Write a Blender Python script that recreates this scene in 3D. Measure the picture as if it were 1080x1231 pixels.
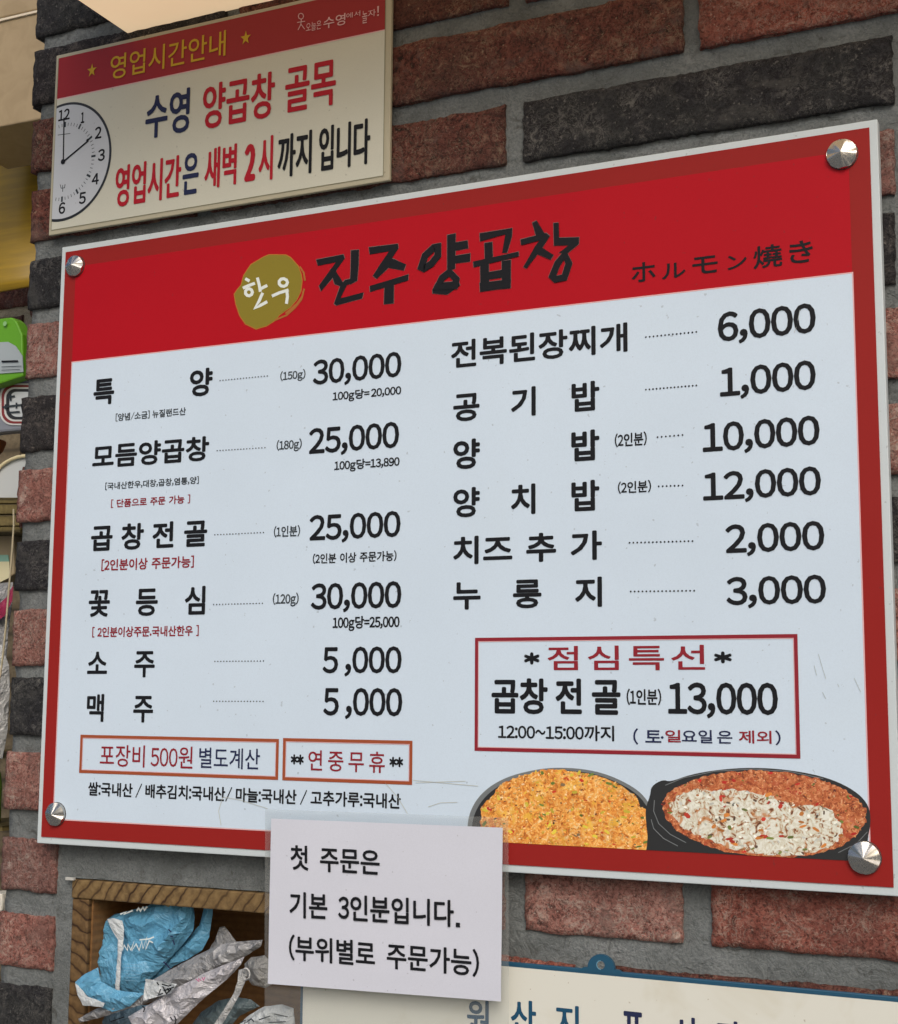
import bpy, bmesh, math, random
from mathutils import Vector, Matrix, Euler, noise
from mathutils.geometry import delaunay_2d_cdt
R = math.radians
random.seed(7)
for o in list(bpy.data.objects): bpy.data.objects.remove(o)
sc = bpy.context.scene
col = sc.collection

# ---------------------------------------------------------------- camera
CAM = Vector((0.98935946, -1.18299258, 1.536187))
F, CX, CY = 1722.87, 540.0, 615.5
cd = bpy.data.cameras.new('camera'); cam = bpy.data.objects.new('camera', cd); col.objects.link(cam)
cam.location = CAM; cam.rotation_euler = (1.6988703410695665, -0.006641730242649124, 0.43439599991733624)
cd.sensor_fit = 'VERTICAL'; cd.sensor_height = 24; cd.lens = 24 * F / 1231
cd.clip_start = .01; cd.clip_end = 500
sc.camera = cam
RW = Euler((1.6988703410695665, -0.006641730242649124, 0.43439599991733624)).to_matrix()   # the photograph's own view, used to lay out measured points

# ---------------------------------------------------------------- sky, sun, exposure
SUN_EL, SUN_AZ = R(38), R(152)
w = bpy.data.worlds.new('World'); sc.world = w; w.use_nodes = True
nt = w.node_tree; bg = nt.nodes['Background']
sky = nt.nodes.new('ShaderNodeTexSky'); sky.sky_type = 'NISHITA'; sky.sun_disc = False
sky.sun_elevation = SUN_EL; sky.sun_rotation = SUN_AZ; sky.air_density = 1.0; sky.dust_density = 5; sky.ozone_density = 1.0
nt.links.new(sky.outputs[0], bg.inputs[0]); bg.inputs[1].default_value = 0.13
sd = bpy.data.lights.new('sun', 'SUN'); sd.energy = 1.0; sd.angle = R(30); sd.color = (1, .985, .965)
so = bpy.data.objects.new('sun', sd); col.objects.link(so); so.location = (2, -3, 5)
dv = Vector((math.sin(SUN_AZ) * math.cos(SUN_EL), math.cos(SUN_AZ) * math.cos(SUN_EL), math.sin(SUN_EL)))
so.rotation_euler = dv.to_track_quat('Z', 'Y').to_euler()
sc.view_settings.view_transform = 'Standard'; sc.view_settings.look = 'None'
sc.view_settings.exposure = -0.08; sc.view_settings.gamma = 1; sc.view_settings.use_curve_mapping = False

# ---------------------------------------------------------------- helpers
def at(px, py, Y):
    """where the sight line through a point measured on the photograph meets the vertical plane y = Y"""
    v = RW @ Vector(((px - CX) / F, -(py - CY) / F, -1)); k = (Y - CAM.y) / v.y
    return CAM + v * k

def thing(name, label, cat, loc, group=None):
    o = bpy.data.objects.new(name, None); col.objects.link(o); o.location = loc; o.empty_display_size = .05
    o['label'] = label; o['category'] = cat
    if group: o['group'] = group
    return o
def tag(o, label, cat, group=None):
    o['label'] = label; o['category'] = cat
    if group: o['group'] = group
    return o
def origin(p):
    v = Vector((0, 0, 0))
    while p: v += p.location; p = p.parent
    return v
def mk(name, vs, fs, mat, parent=None, smooth=False, loc=None):
    """one mesh object; coordinates are given in the world and stored relative to the parent"""
    off = origin(parent)
    if loc is not None: off = off + (Vector(loc) - off)
    me = bpy.data.meshes.new(name)
    me.from_pydata([tuple(Vector(v) - off) for v in vs], [], fs)
    if smooth: me.polygons.foreach_set('use_smooth', [True] * len(me.polygons))
    if mat: me.materials.append(mat)
    me.update()
    o = bpy.data.objects.new(name, me); col.objects.link(o)
    if loc is not None: o.location = Vector(loc) - origin(parent)
    o.parent = parent
    return o
def bx(x0, x1, y0, y1, z0, z1):
    vs = [(x, y, z) for x in (x0, x1) for y in (y0, y1) for z in (z0, z1)]
    fs = [(0, 1, 3, 2), (4, 6, 7, 5), (0, 4, 5, 1), (2, 3, 7, 6), (0, 2, 6, 4), (1, 5, 7, 3)]
    return vs, fs
def join(parts):
    V, Fc = [], []
    for v, f in parts:
        n = len(V); V += list(v); Fc += [tuple(i + n for i in q) for q in f]
    return V, Fc
def bevel(o, wd, seg=2):
    m = o.modifiers.new('bevel', 'BEVEL'); m.width = wd; m.segments = seg; m.limit_method = 'ANGLE'
    return o

# ---------------------------------------------------------------- materials
def mat(name, colr=(.5, .5, .5), rough=.6, metal=0., spec=.5):
    if name.startswith('ink_'): spec, rough = .18, .6
    m = bpy.data.materials.new(name); m.use_nodes = True
    b = m.node_tree.nodes['Principled BSDF']
    b.inputs['Base Color'].default_value = (*colr, 1); b.inputs['Roughness'].default_value = rough
    b.inputs['Metallic'].default_value = metal; b.inputs['Specular IOR Level'].default_value = spec
    return m
class N:
    """small wrapper round a node tree"""
    def __init__(s, m): s.m = m; s.t = m.node_tree; s.b = s.t.nodes['Principled BSDF']
    def n(s, typ, **k):
        x = s.t.nodes.new('ShaderNode' + typ)
        for a, v in k.items():
            if a.startswith('i_'):
                key = a[2:]; x.inputs[int(key) if key.isdigit() else key.replace('_', ' ')].default_value = v
            else: setattr(x, a, v)
        return x
    def l(s, a, b): s.t.links.new(a, b)
    def co(s, scale=(1, 1, 1), rot=(0, 0, 0), rnd=True):
        tc = s.n('TexCoord'); mp = s.n('Mapping'); mp.inputs['Scale'].default_value = scale; mp.inputs['Rotation'].default_value = rot
        if rnd:
            oi = s.n('ObjectInfo'); ml = s.n('Math', operation='MULTIPLY'); ml.inputs[1].default_value = 37.0
            cb = s.n('CombineXYZ'); s.l(oi.outputs['Random'], ml.inputs[0])
            for i in range(3): s.l(ml.outputs[0], cb.inputs[i])
            s.l(cb.outputs[0], mp.inputs['Location'])
        s.l(tc.outputs['Object'], mp.inputs['Vector']); return mp.outputs[0]
    def noise(s, vec, scale, detail=4, rough=.55, dist=0., typ='FBM'):
        x = s.n('TexNoise'); x.noise_type = typ; x.normalize = True if typ == 'FBM' else x.normalize
        x.inputs['Scale'].default_value = scale; x.inputs['Detail'].default_value = detail
        x.inputs['Roughness'].default_value = rough; x.inputs['Distortion'].default_value = dist
        s.l(vec, x.inputs['Vector']); return x.outputs[0]
    def ramp(s, fac, stops, interp='LINEAR'):
        r = s.n('ValToRGB'); r.color_ramp.interpolation = interp; e = r.color_ramp.elements
        while len(e) < len(stops): e.new(.5)
        for q, (p, c) in zip(e, stops):
            q.position = p; q.color = (*c, 1) if not isinstance(c, (int, float)) else (c, c, c, 1)
        s.l(fac, r.inputs[0]); return r.outputs[0]
    def mix(s, fac, a, b, mode='MIX'):
        x = s.n('Mix', data_type='RGBA', blend_type=mode)
        for sock, v in ((x.inputs[0], fac), (x.inputs[6], a), (x.inputs[7], b)):
            if isinstance(v, (int, float)): sock.default_value = v
            elif isinstance(v, tuple): sock.default_value = (*v, 1)
            else: s.l(v, sock)
        return x.outputs[2]
    def bump(s, h, strength=.5, dist=.002, prev=None):
        x = s.n('Bump'); x.inputs['Strength'].default_value = strength; x.inputs['Distance'].default_value = dist
        s.l(h, x.inputs['Height'])
        if prev is not None: s.l(prev, x.inputs['Normal'])
        s.l(x.outputs[0], s.b.inputs['Normal']); return x.outputs[0]
    def color(s, c): s.l(c, s.b.inputs['Base Color'])

def brick_mat(name, dark, mid, lite, fleck, fleck_amt):
    m = mat(name, mid, .85, spec=.3); q = N(m); v = q.co()
    big = q.noise(v, 11, 3, .6); big2 = q.noise(v, 26, 3, .6, .6)
    squig = q.noise(v, 64, 6, .72, 1.9)
    sq2 = q.noise(v, 120, 4, .68, 1.5)
    fine = q.noise(v, 420, 3, .65, .8)
    c = q.ramp(squig, [(.36, dark), (.46, mid), (.60, lite)])
    c = q.mix(q.ramp(big, [(.42, 0.), (.62, .75)]), c, tuple(x * .62 + .02 * y for x, y in zip(mid, (1, 1.2, 1.1))))
    c = q.mix(q.ramp(fine, [(.36, .85), (.52, 0.)]), c, dark)
    thin = q.ramp(sq2, [(.47, 0.), (.505, 1.), (.54, 0.)])
    thin2 = q.ramp(squig, [(.55, 0.), (.63, 1.)])
    gate = q.ramp(big2, [(.40, .05), (.62, fleck_amt)])
    mk_ = q.n('Math', operation='MULTIPLY'); q.l(thin, mk_.inputs[0]); q.l(gate, mk_.inputs[1])
    c = q.mix(mk_.outputs[0], c, fleck)
    mk2 = q.n('Math', operation='MULTIPLY'); q.l(thin2, mk2.inputs[0]); q.l(gate, mk2.inputs[1])
    c = q.mix(mk2.outputs[0], c, fleck)
    spk = q.noise(v, 310, 2, .5); c = q.mix(q.ramp(spk, [(.66, 0.), (.71, .38)]), c, tuple(min(.75, x * 1.45) for x in fleck))
    smear = q.noise(v, 17, 5, .7, 1.2)
    c = q.mix(q.ramp(smear, [(.54, 0.), (.66, .55)]), c, tuple(.35 * x + y for x, y in zip(mid, (.10, .10, .092))))
    # per brick tone
    oi = q.n('ObjectInfo'); tone = q.ramp(oi.outputs['Random'], [(0, (.8, .8, .82)), (.5, (1, .97, .95)), (1, (1.0, .88, .85))])
    c = q.mix(1.0, c, tone, 'MULTIPLY')
    q.color(c)
    nb = q.bump(squig, 1., .0075); nb = q.bump(sq2, .9, .0035, nb); q.bump(fine, .9, .0015, nb)
    return m
M = {}
M['brick_red'] = brick_mat('brick_red', (.085, .030, .024), (.37, .105, .075), (.50, .21, .16), (.50, .41, .34), .65)
M['brick_pink'] = brick_mat('brick_pink', (.10, .045, .038), (.40, .175, .145), (.50, .28, .235), (.54, .47, .41), .7)
M['brick_brown'] = brick_mat('brick_brown', (.028, .015, .013), (.17, .052, .040), (.26, .10, .075), (.38, .29, .2), .6)  # brown brick; on the upper courses, red brick with shade in its colour
M['brick_black'] = brick_mat('brick_black', (.014, .014, .017), (.028, .028, .033), (.048, .049, .055), (.24, .235, .215), .6)
def mortar_mat(name, c1, c2, c3):
    m = mat(name, c2, .9, spec=.25); q = N(m); v = q.co(rnd=False)
    a = q.noise(v, 14, 5, .6, .6); b = q.noise(v, 420, 3, .6); d = q.noise(v, 70, 4, .65, 1.2)
    c = q.ramp(a, [(.3, c1), (.55, c2), (.75, c3)])
    gr = q.noise(v, 900, 3, .7); c = q.mix(q.ramp(gr, [(.56, 0.), (.68, .6)]), c, c3)
    ck = q.noise(v, 22, 5, .65, 1.5); c = q.mix(q.ramp(ck, [(.492, 0.), (.5, .75), (.508, 0.)]), c, tuple(x * .6 for x in c1))
    c = q.mix(q.ramp(b, [(.38, .55), (.56, 0.)]), c, c1)
    c = q.mix(q.ramp(d, [(.28, .7), (.42, 0.)]), c, (c1[0] * .55, c1[1] * .5, c1[2] * .45))
    q.color(c); n1 = q.bump(d, .8, .004); n1 = q.bump(b, .8, .0012, n1); q.bump(gr, .7, .0008, n1); return m
M['mortar'] = mortar_mat('mortar', (.105, .116, .116), (.178, .195, .197), (.245, .262, .264))
M['mortar_cream'] = mortar_mat('mortar_cream', (.26, .22, .15), (.45, .40, .29), (.55, .5, .38))
M['concrete'] = mortar_mat('concrete', (.2, .2, .19), (.30, .30, .285), (.36, .36, .34))

def print_mat(name, c, rough=.42, dirt=.25, spec=.22):
    """flat print on vinyl or paper with faint mottling and grime"""
    m = mat(name, c, rough, spec=spec); q = N(m); v = q.co(rnd=False)
    a = q.noise(v, 6, 4, .6); b = q.noise(v, 210, 2, .5)
    dk = tuple(x * .82 for x in c)
    cc = q.mix(q.ramp(a, [(.35, dirt), (.7, 0.)]), c, dk)
    cc = q.mix(q.ramp(b, [(.725, 0.), (.75, .45)]), cc, tuple(x * .35 + .03 for x in c))
    g_ = q.noise(v, 950, 2, .6); st_ = q.noise(v, 2.2, 4, .7, .5)
    cc = q.mix(q.ramp(g_, [(.3, .22), (.6, 0.)]), cc, tuple(x * .8 for x in c))
    cc = q.mix(q.ramp(st_, [(.56, 0.), (.74, .16 if dirt < .5 else .4)]), cc, tuple(x * y for x, y in zip(c, (.86, .82, .66))))
    q.color(cc)
    rr = q.ramp(a, [(.3, rough * .85), (.7, rough * 1.25)]); q.l(rr, q.b.inputs['Roughness'])
    q.bump(a, .05, .004)
    return m
M['pvc'] = print_mat('white_pvc_edge', (.55, .62, .65), .4)
M['red_edge'] = print_mat('print_dark_red', (.285, .018, .016), .42, spec=.12)
M['red_head'] = print_mat('print_red', (.42, .006, .014), .42, spec=.12)
M['panel'] = print_mat('print_pale_white', (.595, .715, .84), .40)
M['ink'] = mat('ink_black', (.008, .009, .012), .6)
M['ink_soft'] = mat('ink_grey_black', (.035, .045, .055), .45)
M['ink_red'] = mat('ink_crimson', (.25, .018, .03), .45)
M['ink_red2'] = mat('ink_bright_red', (.38, .012, .025), .45)
M['ink_navy'] = mat('ink_navy', (.018, .025, .075), .45)
M['ink_teal'] = mat('ink_teal', (.012, .07, .14), .45)
M['ink_orange'] = mat('ink_orange_brown', (.32, .075, .03), .45)
M['ink_pink'] = mat('ink_pale_pink', (.68, .42, .44), .45)
M['ink_white'] = mat('ink_white', (.68, .74, .72), .45)
M['ink_yellow'] = mat('ink_yellow', (.52, .33, .03), .45)
M['gold'] = print_mat('print_gold', (.235, .19, .022), .45)
M['paper'] = print_mat('note_paper', (.61, .64, .73), .6, spec=.3)

# ---------------------------------------------------------------- lettering
WIDE = {c: chr(ord(c) + 0xFEE0) for c in '0123456789,()[]=/~:.*!g'}
NOREF = set(',()[]=/~:.g|')
_g = {}
def glyph(ch, off):
    key = (ch, off)
    if key in _g: return _g[key]
    c = bpy.data.curves.new('g', 'FONT'); c.body = WIDE.get(ch, ch); c.size = 1; c.offset = off; c.resolution_u = 3
    o = bpy.data.objects.new('g', c); col.objects.link(o)
    bpy.context.view_layer.update()
    me = bpy.data.meshes.new_from_object(o.evaluated_get(bpy.context.evaluated_depsgraph_get()))
    vs = [(v.co.x, v.co.y) for v in me.vertices]; fs = [tuple(p.vertices) for p in me.polygons]
    bpy.data.objects.remove(o); bpy.data.curves.remove(c); bpy.data.meshes.remove(me)
    r = (vs, fs, min(v[0] for v in vs), max(v[0] for v in vs), min(v[1] for v in vs), max(v[1] for v in vs))
    _g[key] = r; return r
def layout(s, off, sp=.34, adv=.92, dk=.86):
    """glyphs set in a row, in units of the type size; returns verts, faces and the reference box"""
    x = 0; V = []; Fc = []; zr = [9, -9]; xr = [9, -9]
    for ch in s:
        if ch == ' ': x += sp; continue
        vs, fs, a, b, lo, hi = glyph(ch, off)
        n = len(V)
        if ch in WIDE:
            k = dk if ch.isdigit() else (.62 if ch in '=~' else .5 if ch == '/' else .9)
            pad = .03 if ch != ',' else .02
            V += [(x + pad + (vx - a) * k, vz) for vx, vz in vs]; xx = x + pad + (b - a) * k; x0 = x + pad; x = xx + .02
            if ch in ',.': x += .02
        else:
            V += [(x + vx, vz) for vx, vz in vs]; xx = x + b; x0 = x + a; x += adv
        Fc += [tuple(i + n for i in f) for f in fs]
        xr = [min(xr[0], x0), max(xr[1], xx)]
        if ch not in NOREF and not ('당' in s and not ch.isdigit()): zr = [min(zr[0], lo), max(zr[1], hi)]
    if zr[0] > zr[1]: zr = [min(v[1] for v in V), max(v[1] for v in V)]
    return V, Fc, xr, zr
OCT = [(0, 0)] + [(math.cos(i * math.pi / 4), math.sin(i * math.pi / 4)) for i in range(8)]
def embolden(pts, faces, r, Y, place):
    """thickens the strokes by r: eight shifted copies, each a few microns behind the one before"""
    V = []; Fc = []; ks = OCT if r > 1e-5 else OCT[:1]
    for k, (dx, dz) in enumerate(ks):
        n = len(V); V += [place(x + dx * r, z + dz * r, Y + k * 4e-6) for x, z in pts]; Fc += [tuple(i + n for i in f) for f in faces]
    return V, Fc
def text(s, lb, rt, Y, m, parent, name='lettering', off=.02, **k):
    """line of text filling the box whose left-bottom and right-top corners were measured on the photograph"""
    V, Fc, xr, zr = layout(s, 0, **k)
    A = at(*lb, Y); B = at(*rt, Y); H_ = (B.z - A.z); r = off * H_ / (zr[1] - zr[0])
    sx = (B.x - A.x - 2 * r) / (xr[1] - xr[0]); sz = (H_ - 2 * r) / (zr[1] - zr[0])
    pts = [(A.x + r + (vx - xr[0]) * sx, A.z + r + (vz - zr[0]) * sz) for vx, vz in V]
    groups = k.get('sp', 0) > .5 and s.count(' ') >= 1 and ',' not in s
    if not groups: return mk(name, *embolden(pts, Fc, r, Y, lambda x, z, y: (x, y, z)), m, parent)
    cells = {}                                          # widely spaced characters become parts of their own
    x_ = 0; bounds = []
    for w_ in s.split(' '):
        if not w_: x_ += k['sp']; continue
        bounds.append((x_, x_ + .92 * len(w_))); x_ += .92 * len(w_) + k['sp']
    for f in Fc:
        cx_ = V[f[0]][0]; j = min(range(len(bounds)), key=lambda i: abs(cx_ - sum(bounds[i]) / 2)); cells.setdefault(j, []).append(f)
    for j, fl_ in cells.items():
        idx = sorted({i for f in fl_ for i in f}); mp = {i: n for n, i in enumerate(idx)}
        o = mk(name, *embolden([pts[i] for i in idx], [tuple(mp[i] for i in f) for f in fl_], r, Y, lambda x, z, y: (x, y, z)), m, parent)
    return o
def quad_text(s, tl, tr, br, bl, Y, m, parent, name='lettering', off=.02, **k):
    V, Fc, xr, zr = layout(s, 0, **k); P = [at(*p, Y) for p in (tl, tr, br, bl)]
    W_, H_ = xr[1] - xr[0], zr[1] - zr[0]
    def place(x, z, y):
        u = (x - xr[0] + off) / (W_ + 2 * off); t = (z - zr[0] + off) / (H_ + 2 * off)
        p = (P[0] * (1 - u) + P[1] * u) * t + (P[3] * (1 - u) + P[2] * u) * (1 - t); return (p.x, y, p.z)
    return mk(name, *embolden(V, Fc, off, Y, place), m, parent)
def poly(pts, Y): return [tuple(at(*p, Y)) for p in pts], [tuple(range(len(pts)))]
def polys(lst, Y, step=.00002): return join([poly(p, Y - i * step) for i, p in enumerate(lst)])
def strokes(lines, wd, Y, step=.00002):
    """brush or line strokes: polylines in photo points, mitred, of width wd photo points"""
    out = []
    for li, (pts, closed) in enumerate(lines):
        n = len(pts); L = []; Rr = []
        for i, p in enumerate(pts):
            a = pts[(i - 1) % n] if (closed or i > 0) else p; b = pts[(i + 1) % n] if (closed or i < n - 1) else p
            d1 = Vector((p[0] - a[0], p[1] - a[1])); d2 = Vector((b[0] - p[0], b[1] - p[1]))
            d1 = d1.normalized() if d1.length > 1e-6 else d2.normalized(); d2 = d2.normalized() if d2.length > 1e-6 else d1
            t = (d1 + d2).normalized(); nn = Vector((-t.y, t.x)); k = min(1.6, 1 / max(.4, nn.dot(Vector((-d1.y, d1.x)))))
            w_ = wd * .5 * k; L.append((p[0] + nn.x * w_, p[1] + nn.y * w_)); Rr.append((p[0] - nn.x * w_, p[1] - nn.y * w_))
        vs = [tuple(at(*q, Y - li * step)) for q in L + Rr]
        fs = [(i, (i + 1) % n, n + (i + 1) % n, n + i) for i in range(n if closed else n - 1)]
        out.append((vs, fs))
    return join(out)
def dots(a, b, n, r, Y, m, parent, name='leader_dots'):
    A = at(*a, Y); B = at(*b, Y); parts = []
    for i in range(n):
        c = A.lerp(B, i / (n - 1))
        parts.append(([(c.x + r * math.cos(t * math.pi / 4), Y, c.z + r * math.sin(t * math.pi / 4)) for t in range(8)], [tuple(range(8))]))
    return mk(name, *join(parts), m, parent)
def rframe(x0, x1, z0, z1, t, Y, m, parent, name):
    parts = []
    for a, b, c, d in ((x0, x1, z1 - t, z1), (x0, x1, z0, z0 + t), (x0, x0 + t, z0 + t, z1 - t), (x1 - t, x1, z0 + t, z1 - t)):
        parts.append(([(a, Y, c), (b, Y, c), (b, Y, d), (a, Y, d)], [(0, 1, 2, 3)]))
    return mk(name, *join(parts), m, parent)
def rect(x0, x1, z0, z1, Y): return [(x0, Y, z0), (x1, Y, z0), (x1, Y, z1), (x0, Y, z1)], [(0, 1, 2, 3)]

# ================================================================ SETTING
g = mk('ground', *rect(0, 1, 0, 1, 0), M['concrete'])
g.data.clear_geometry(); g.data.from_pydata([(-150, -150, 0), (150, -150, 0), (150, 150, 0), (-150, 150, 0)], [], [(0, 1, 2, 3)]); g['kind'] = 'structure'

# ---- brick wall (mortar body with a niche cut in it, bricks set proud of it)
WX0, WX1 = -.0630, 1.70
NX0, NX1, NZ0, NZ1, ND = .0245, .335, 1.085, 1.3525, .150      # niche
wall = thing('brick_wall', 'brick wall of red and black rough bricks with grey mortar behind the menu board', 'wall', (0, 0, 0))
def mortar_face():
    st = .009; xs = [WX0 + i * (WX1 - WX0) / 196 for i in range(197)]; zs = [0.9 + i * st for i in range(int(1.45 / st) + 1)]
    def snap(a, targets):
        for t in targets:
            j = min(range(len(a)), key=lambda i: abs(a[i] - t)); a[j] = t
    snap(xs, (NX0, NX1)); snap(zs, (NZ0, NZ1)); V = []; Fc = []
    for z in zs:
        for i, x in enumerate(xs):
            d = noise.noise(Vector((x * 30, z * 30, 2))) * .0020 + noise.noise(Vector((x * 110, z * 110, 5))) * .0010
            xx = x + (noise.noise(Vector((3, z * 45, 8))) * .006 if i == 0 else 0)
            V.append((xx, .0015 + d, z))
    n = len(xs)
    for j in range(len(zs) - 1):
        for i in range(n - 1):
            cx, cz = (xs[i] + xs[i + 1]) / 2, (zs[j] + zs[j + 1]) / 2
            if NX0 < cx < NX1 and NZ0 < cz < NZ1: continue
            k = j * n + i; Fc.append((k, k + 1, k + n + 1, k + n))
    # left return of the wall end
    m = len(V)
    for j in range(len(zs)): V.append((WX0 + .001, .22, zs[j]))
    for j in range(len(zs) - 1): Fc.append((j * n, j * n + n, m + j + 1, m + j))
    return V, Fc
mk('mortar', *mortar_face(), M['mortar'], wall, True)
mk('mortar_base', *join([bx(WX0 + .002, WX1, .004, .22, 0, .905), bx(WX0 + .002, WX1, .004, .22, 2.335, 3.0),
                         bx(WX1 - .06, WX1, .012, .22, .905, 2.335), bx(NX0, WX1 - .06, .17, .22, .905, 2.335)]), M['mortar'], wall)

_bm = {}
def brick_mesh(L, Hh, seed):
    key = (round(L, 3), round(Hh, 3), seed)
    if key in _bm: return _bm[key]
    D = .03; nx = max(8, int(L / .0045)); nz = 13; V = []; Fc = []
    def P(u, t, dep=0.):
        x = (u - .5) * L; z = (t - .5) * Hh
        ex = noise.noise(Vector((z * 70, seed * 3.1, 1 if u > .5 else 7))) * .0016 + noise.noise(Vector((z * 300, seed, 2))) * .0018
        ez = noise.noise(Vector((x * 40, seed * 1.7, 4 if t > .5 else 9))) * .0018 + noise.noise(Vector((x * 210, seed, 3))) * .0016
        e = 1.0
        x += ex * abs(2 * u - 1) ** 6; z += ez * abs(2 * t - 1) ** 4
        r = noise.noise(Vector((x * 95, z * 120, seed * 5))) * .0013 + noise.noise(Vector((x * 28, z * 40, seed * 2))) * .0010
        edge = max(abs(2 * t - 1) ** 24, abs(2 * u - 1) ** 80) * .0016
        return (x, r + edge + dep, z)
    for j in range(nz + 1):
        for i in range(nx + 1): V.append(P(i / nx, j / nz))
    for j in range(nz):
        for i in range(nx):
            k = j * (nx + 1) + i; Fc.append((k, k + 1, k + nx + 2, k + nx + 1))
    rim = [i for i in range(nx + 1)] + [j * (nx + 1) + nx for j in range(1, nz + 1)] + [nz * (nx + 1) + i for i in range(nx - 1, -1, -1)] + [j * (nx + 1) for j in range(nz - 1, 0, -1)]
    m = len(V)
    for r_ in rim: x, y, z = V[r_]; V.append((x, D, z))
    for i in range(len(rim)):
        a, b = rim[i], rim[(i + 1) % len(rim)]; Fc.append((a, m + i, m + (i + 1) % len(rim), b))
    me = bpy.data.meshes.new('brick'); me.from_pydata(V, [], Fc)
    me.polygons.foreach_set('use_smooth', [True] * len(me.polygons)); me.materials.append(M['brick_red']); me.update()
    _bm[key] = me; return me
nb = [0]
def brick(x0, x1, z0, z1, kind, Y=-.0042, parent=None):
    nb[0] += 1; L, Hh = x1 - x0, z1 - z0
    me = brick_mesh(round(L, 2) if L > .3 else L, Hh if .05 < Hh < .065 and False else round(Hh, 3), nb[0] % 14)
    o = bpy.data.objects.new('brick', me); col.objects.link(o); o.parent = parent or wall
    sx = L / (round(L, 2) if L > .3 else L); o.scale = (sx, 1, Hh / round(Hh, 3))
    o.location = ((x0 + x1) / 2, Y + random.uniform(-.0012, .0012), (z0 + z1) / 2)
    o.rotation_euler = (0, random.uniform(-.004, .004), 0)
    o.material_slots[0].link = 'OBJECT'; o.material_slots[0].material = M['brick_' + kind]
    return o
COURSES = [(2.2453, 2.1825), (2.1638, 2.1045), (2.0835, 2.0265), (2.0045, 1.949), (1.9330, 1.8725), (1.8520, 1.7930), (1.7735, 1.7165),
           (1.6965, 1.6440), (1.6238, 1.5653), (1.5525, 1.4932), (1.4763, 1.4179), (1.3891, 1.3362), (1.3130, 1.2606), (1.2429, 1.1840)]
LEFT = ['black', 'brown', 'brown', 'black', 'pink', 'black', 'pink', 'black', 'pink', 'black', 'pink', 'pink', 'pink', 'black']
RIGHT = ['brown', 'red', 'black', 'pink', 'black', 'pink', 'pink', 'black', 'pink', 'pink', 'black', 'red', 'red', 'red']
LX = [-.0715, -.0705, -.0668, -.0661, -.0650, -.0682, -.0671, -.0662, -.0657, -.0645, -.0663, -.067, -.067, -.068]     # left end of each course
for k, (t, b) in enumerate(COURSES):
    if k == 0: segs = [(LX[k], .18, 'black'), (.197, .498, 'brown'), (.515, .84, 'red')]
    elif k == 1: segs = [(LX[k], .125, 'brown'), (.142, .320, 'red'), (.336, .666, 'brown'), (.681, .985, 'red')]
    elif k == 2: segs = [(LX[k], .15, 'brown'), (.168, .4948, 'brown'), (.5140, .8435, 'black')]
    elif k in (11, 12, 13): segs = [(LX[k], .0035, LEFT[k])]
    else:
        j = .06 + (k % 2) * .17
        segs = [(LX[k], j, LEFT[k]), (j + .018, j + .34, random.choice(['red', 'black', 'pink'])), (j + .358, .842 if k % 2 else .8405, RIGHT[k])]
    if k == 11: segs += [(.35, .4955, 'red'), (.5150, .6545, 'pink'), (.6790, .95, 'red')]
    if k == 12: segs += [(.35, .56, 'red'), (.578, .90, 'brown')]
    if k == 13: segs += [(.35, .4955, 'pink'), (.513, .84, 'red')]
    x = segs[-1][1] + .018
    for a, c, kd in segs: brick(a, c, b, t, kd)
    while x < WX1 - .03:
        e = min(x + .325, WX1 - .002); brick(x, e, b, t, random.choice(['red', 'black', 'pink', 'red'])); x = e + .018
z = 1.166; k = 0
while z > .06:                                     # courses below the frame
    k += 1
    if 1.085 < z: rng = [(-.067, .0035), (.35, .6), (.618, .94), (.958, 1.28), (1.298, 1.69)]
    else: rng = [(-.067 + i * .343 + (0 if i == 0 else -.17 * (k % 2)), -.067 + (i + 1) * .343 - .018 - .17 * (k % 2)) for i in range(5)] + [(1.663 - .17 * (k % 2), 1.698)]
    for a, c in rng: brick(a, c, z - .058, z, random.choice(['red', 'black', 'pink', 'red', 'brown']))
    z -= .0767
z = 2.382; k = 0
while z < 2.96:                                    # courses above the awning board
    k += 1
    for i in range(5):
        a = -.068 + i * .343 - (0 if i == 0 else .17 * (k % 2)); brick(a, -.08 + (i + 1) * .343 - .018 - .17 * (k % 2), z - .058, z, random.choice(['red', 'black', 'brown']))
    z += .0767
brick(-.0730, .16, 2.262, 2.3205, 'black'); brick(.178, .50, 2.262, 2.3205, 'brown'); brick(.518, .84, 2.262, 2.3205, 'brown')
# bricks of the rear leaf that poke out past the wall's left end
for z0, z1, xl, kd in ((2.182, 2.236, -.0768, 'black'), (2.032, 2.076, -.0700, 'brown'), (1.944, 2.002, -.0695, 'brown'), (1.712, 1.778, -.0694, 'brown'), (1.56, 1.60, -.0680, 'brown')):
    brick(xl, -.030, z0, z1, kd, .0035)

# ---- the wooden box set in the niche
def wood_mat(name, c1, c2, c3, scale, rot, dist=3., bands='X', lo=.42):
    m = mat(name, c2, .65, spec=.3); q = N(m); v = q.co(scale=(1, 1, 1), rot=rot, rnd=False)
    wv = q.n('TexWave'); wv.bands_direction = bands; wv.inputs['Scale'].default_value = scale; wv.inputs['Distortion'].default_value = dist
    wv.inputs['Detail'].default_value = 3; wv.inputs['Detail Scale'].default_value = 1.1; q.l(v, wv.inputs['Vector'])
    fn = q.noise(v, 150, 4, .6, .3); lg = q.noise(v, 12, 3)
    c = q.ramp(wv.outputs['Fac'], [(0, c1), (lo - .31, c2), (1, c3)])
    c = q.mix(q.ramp(fn, [(.35, .5), (.6, 0.)]), c, c1); c = q.mix(q.ramp(lg, [(.4, 0.), (.7, .35)]), c, c2)
    q.color(c); q.bump(wv.outputs['Fac'], .4, .001); return m
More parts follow.
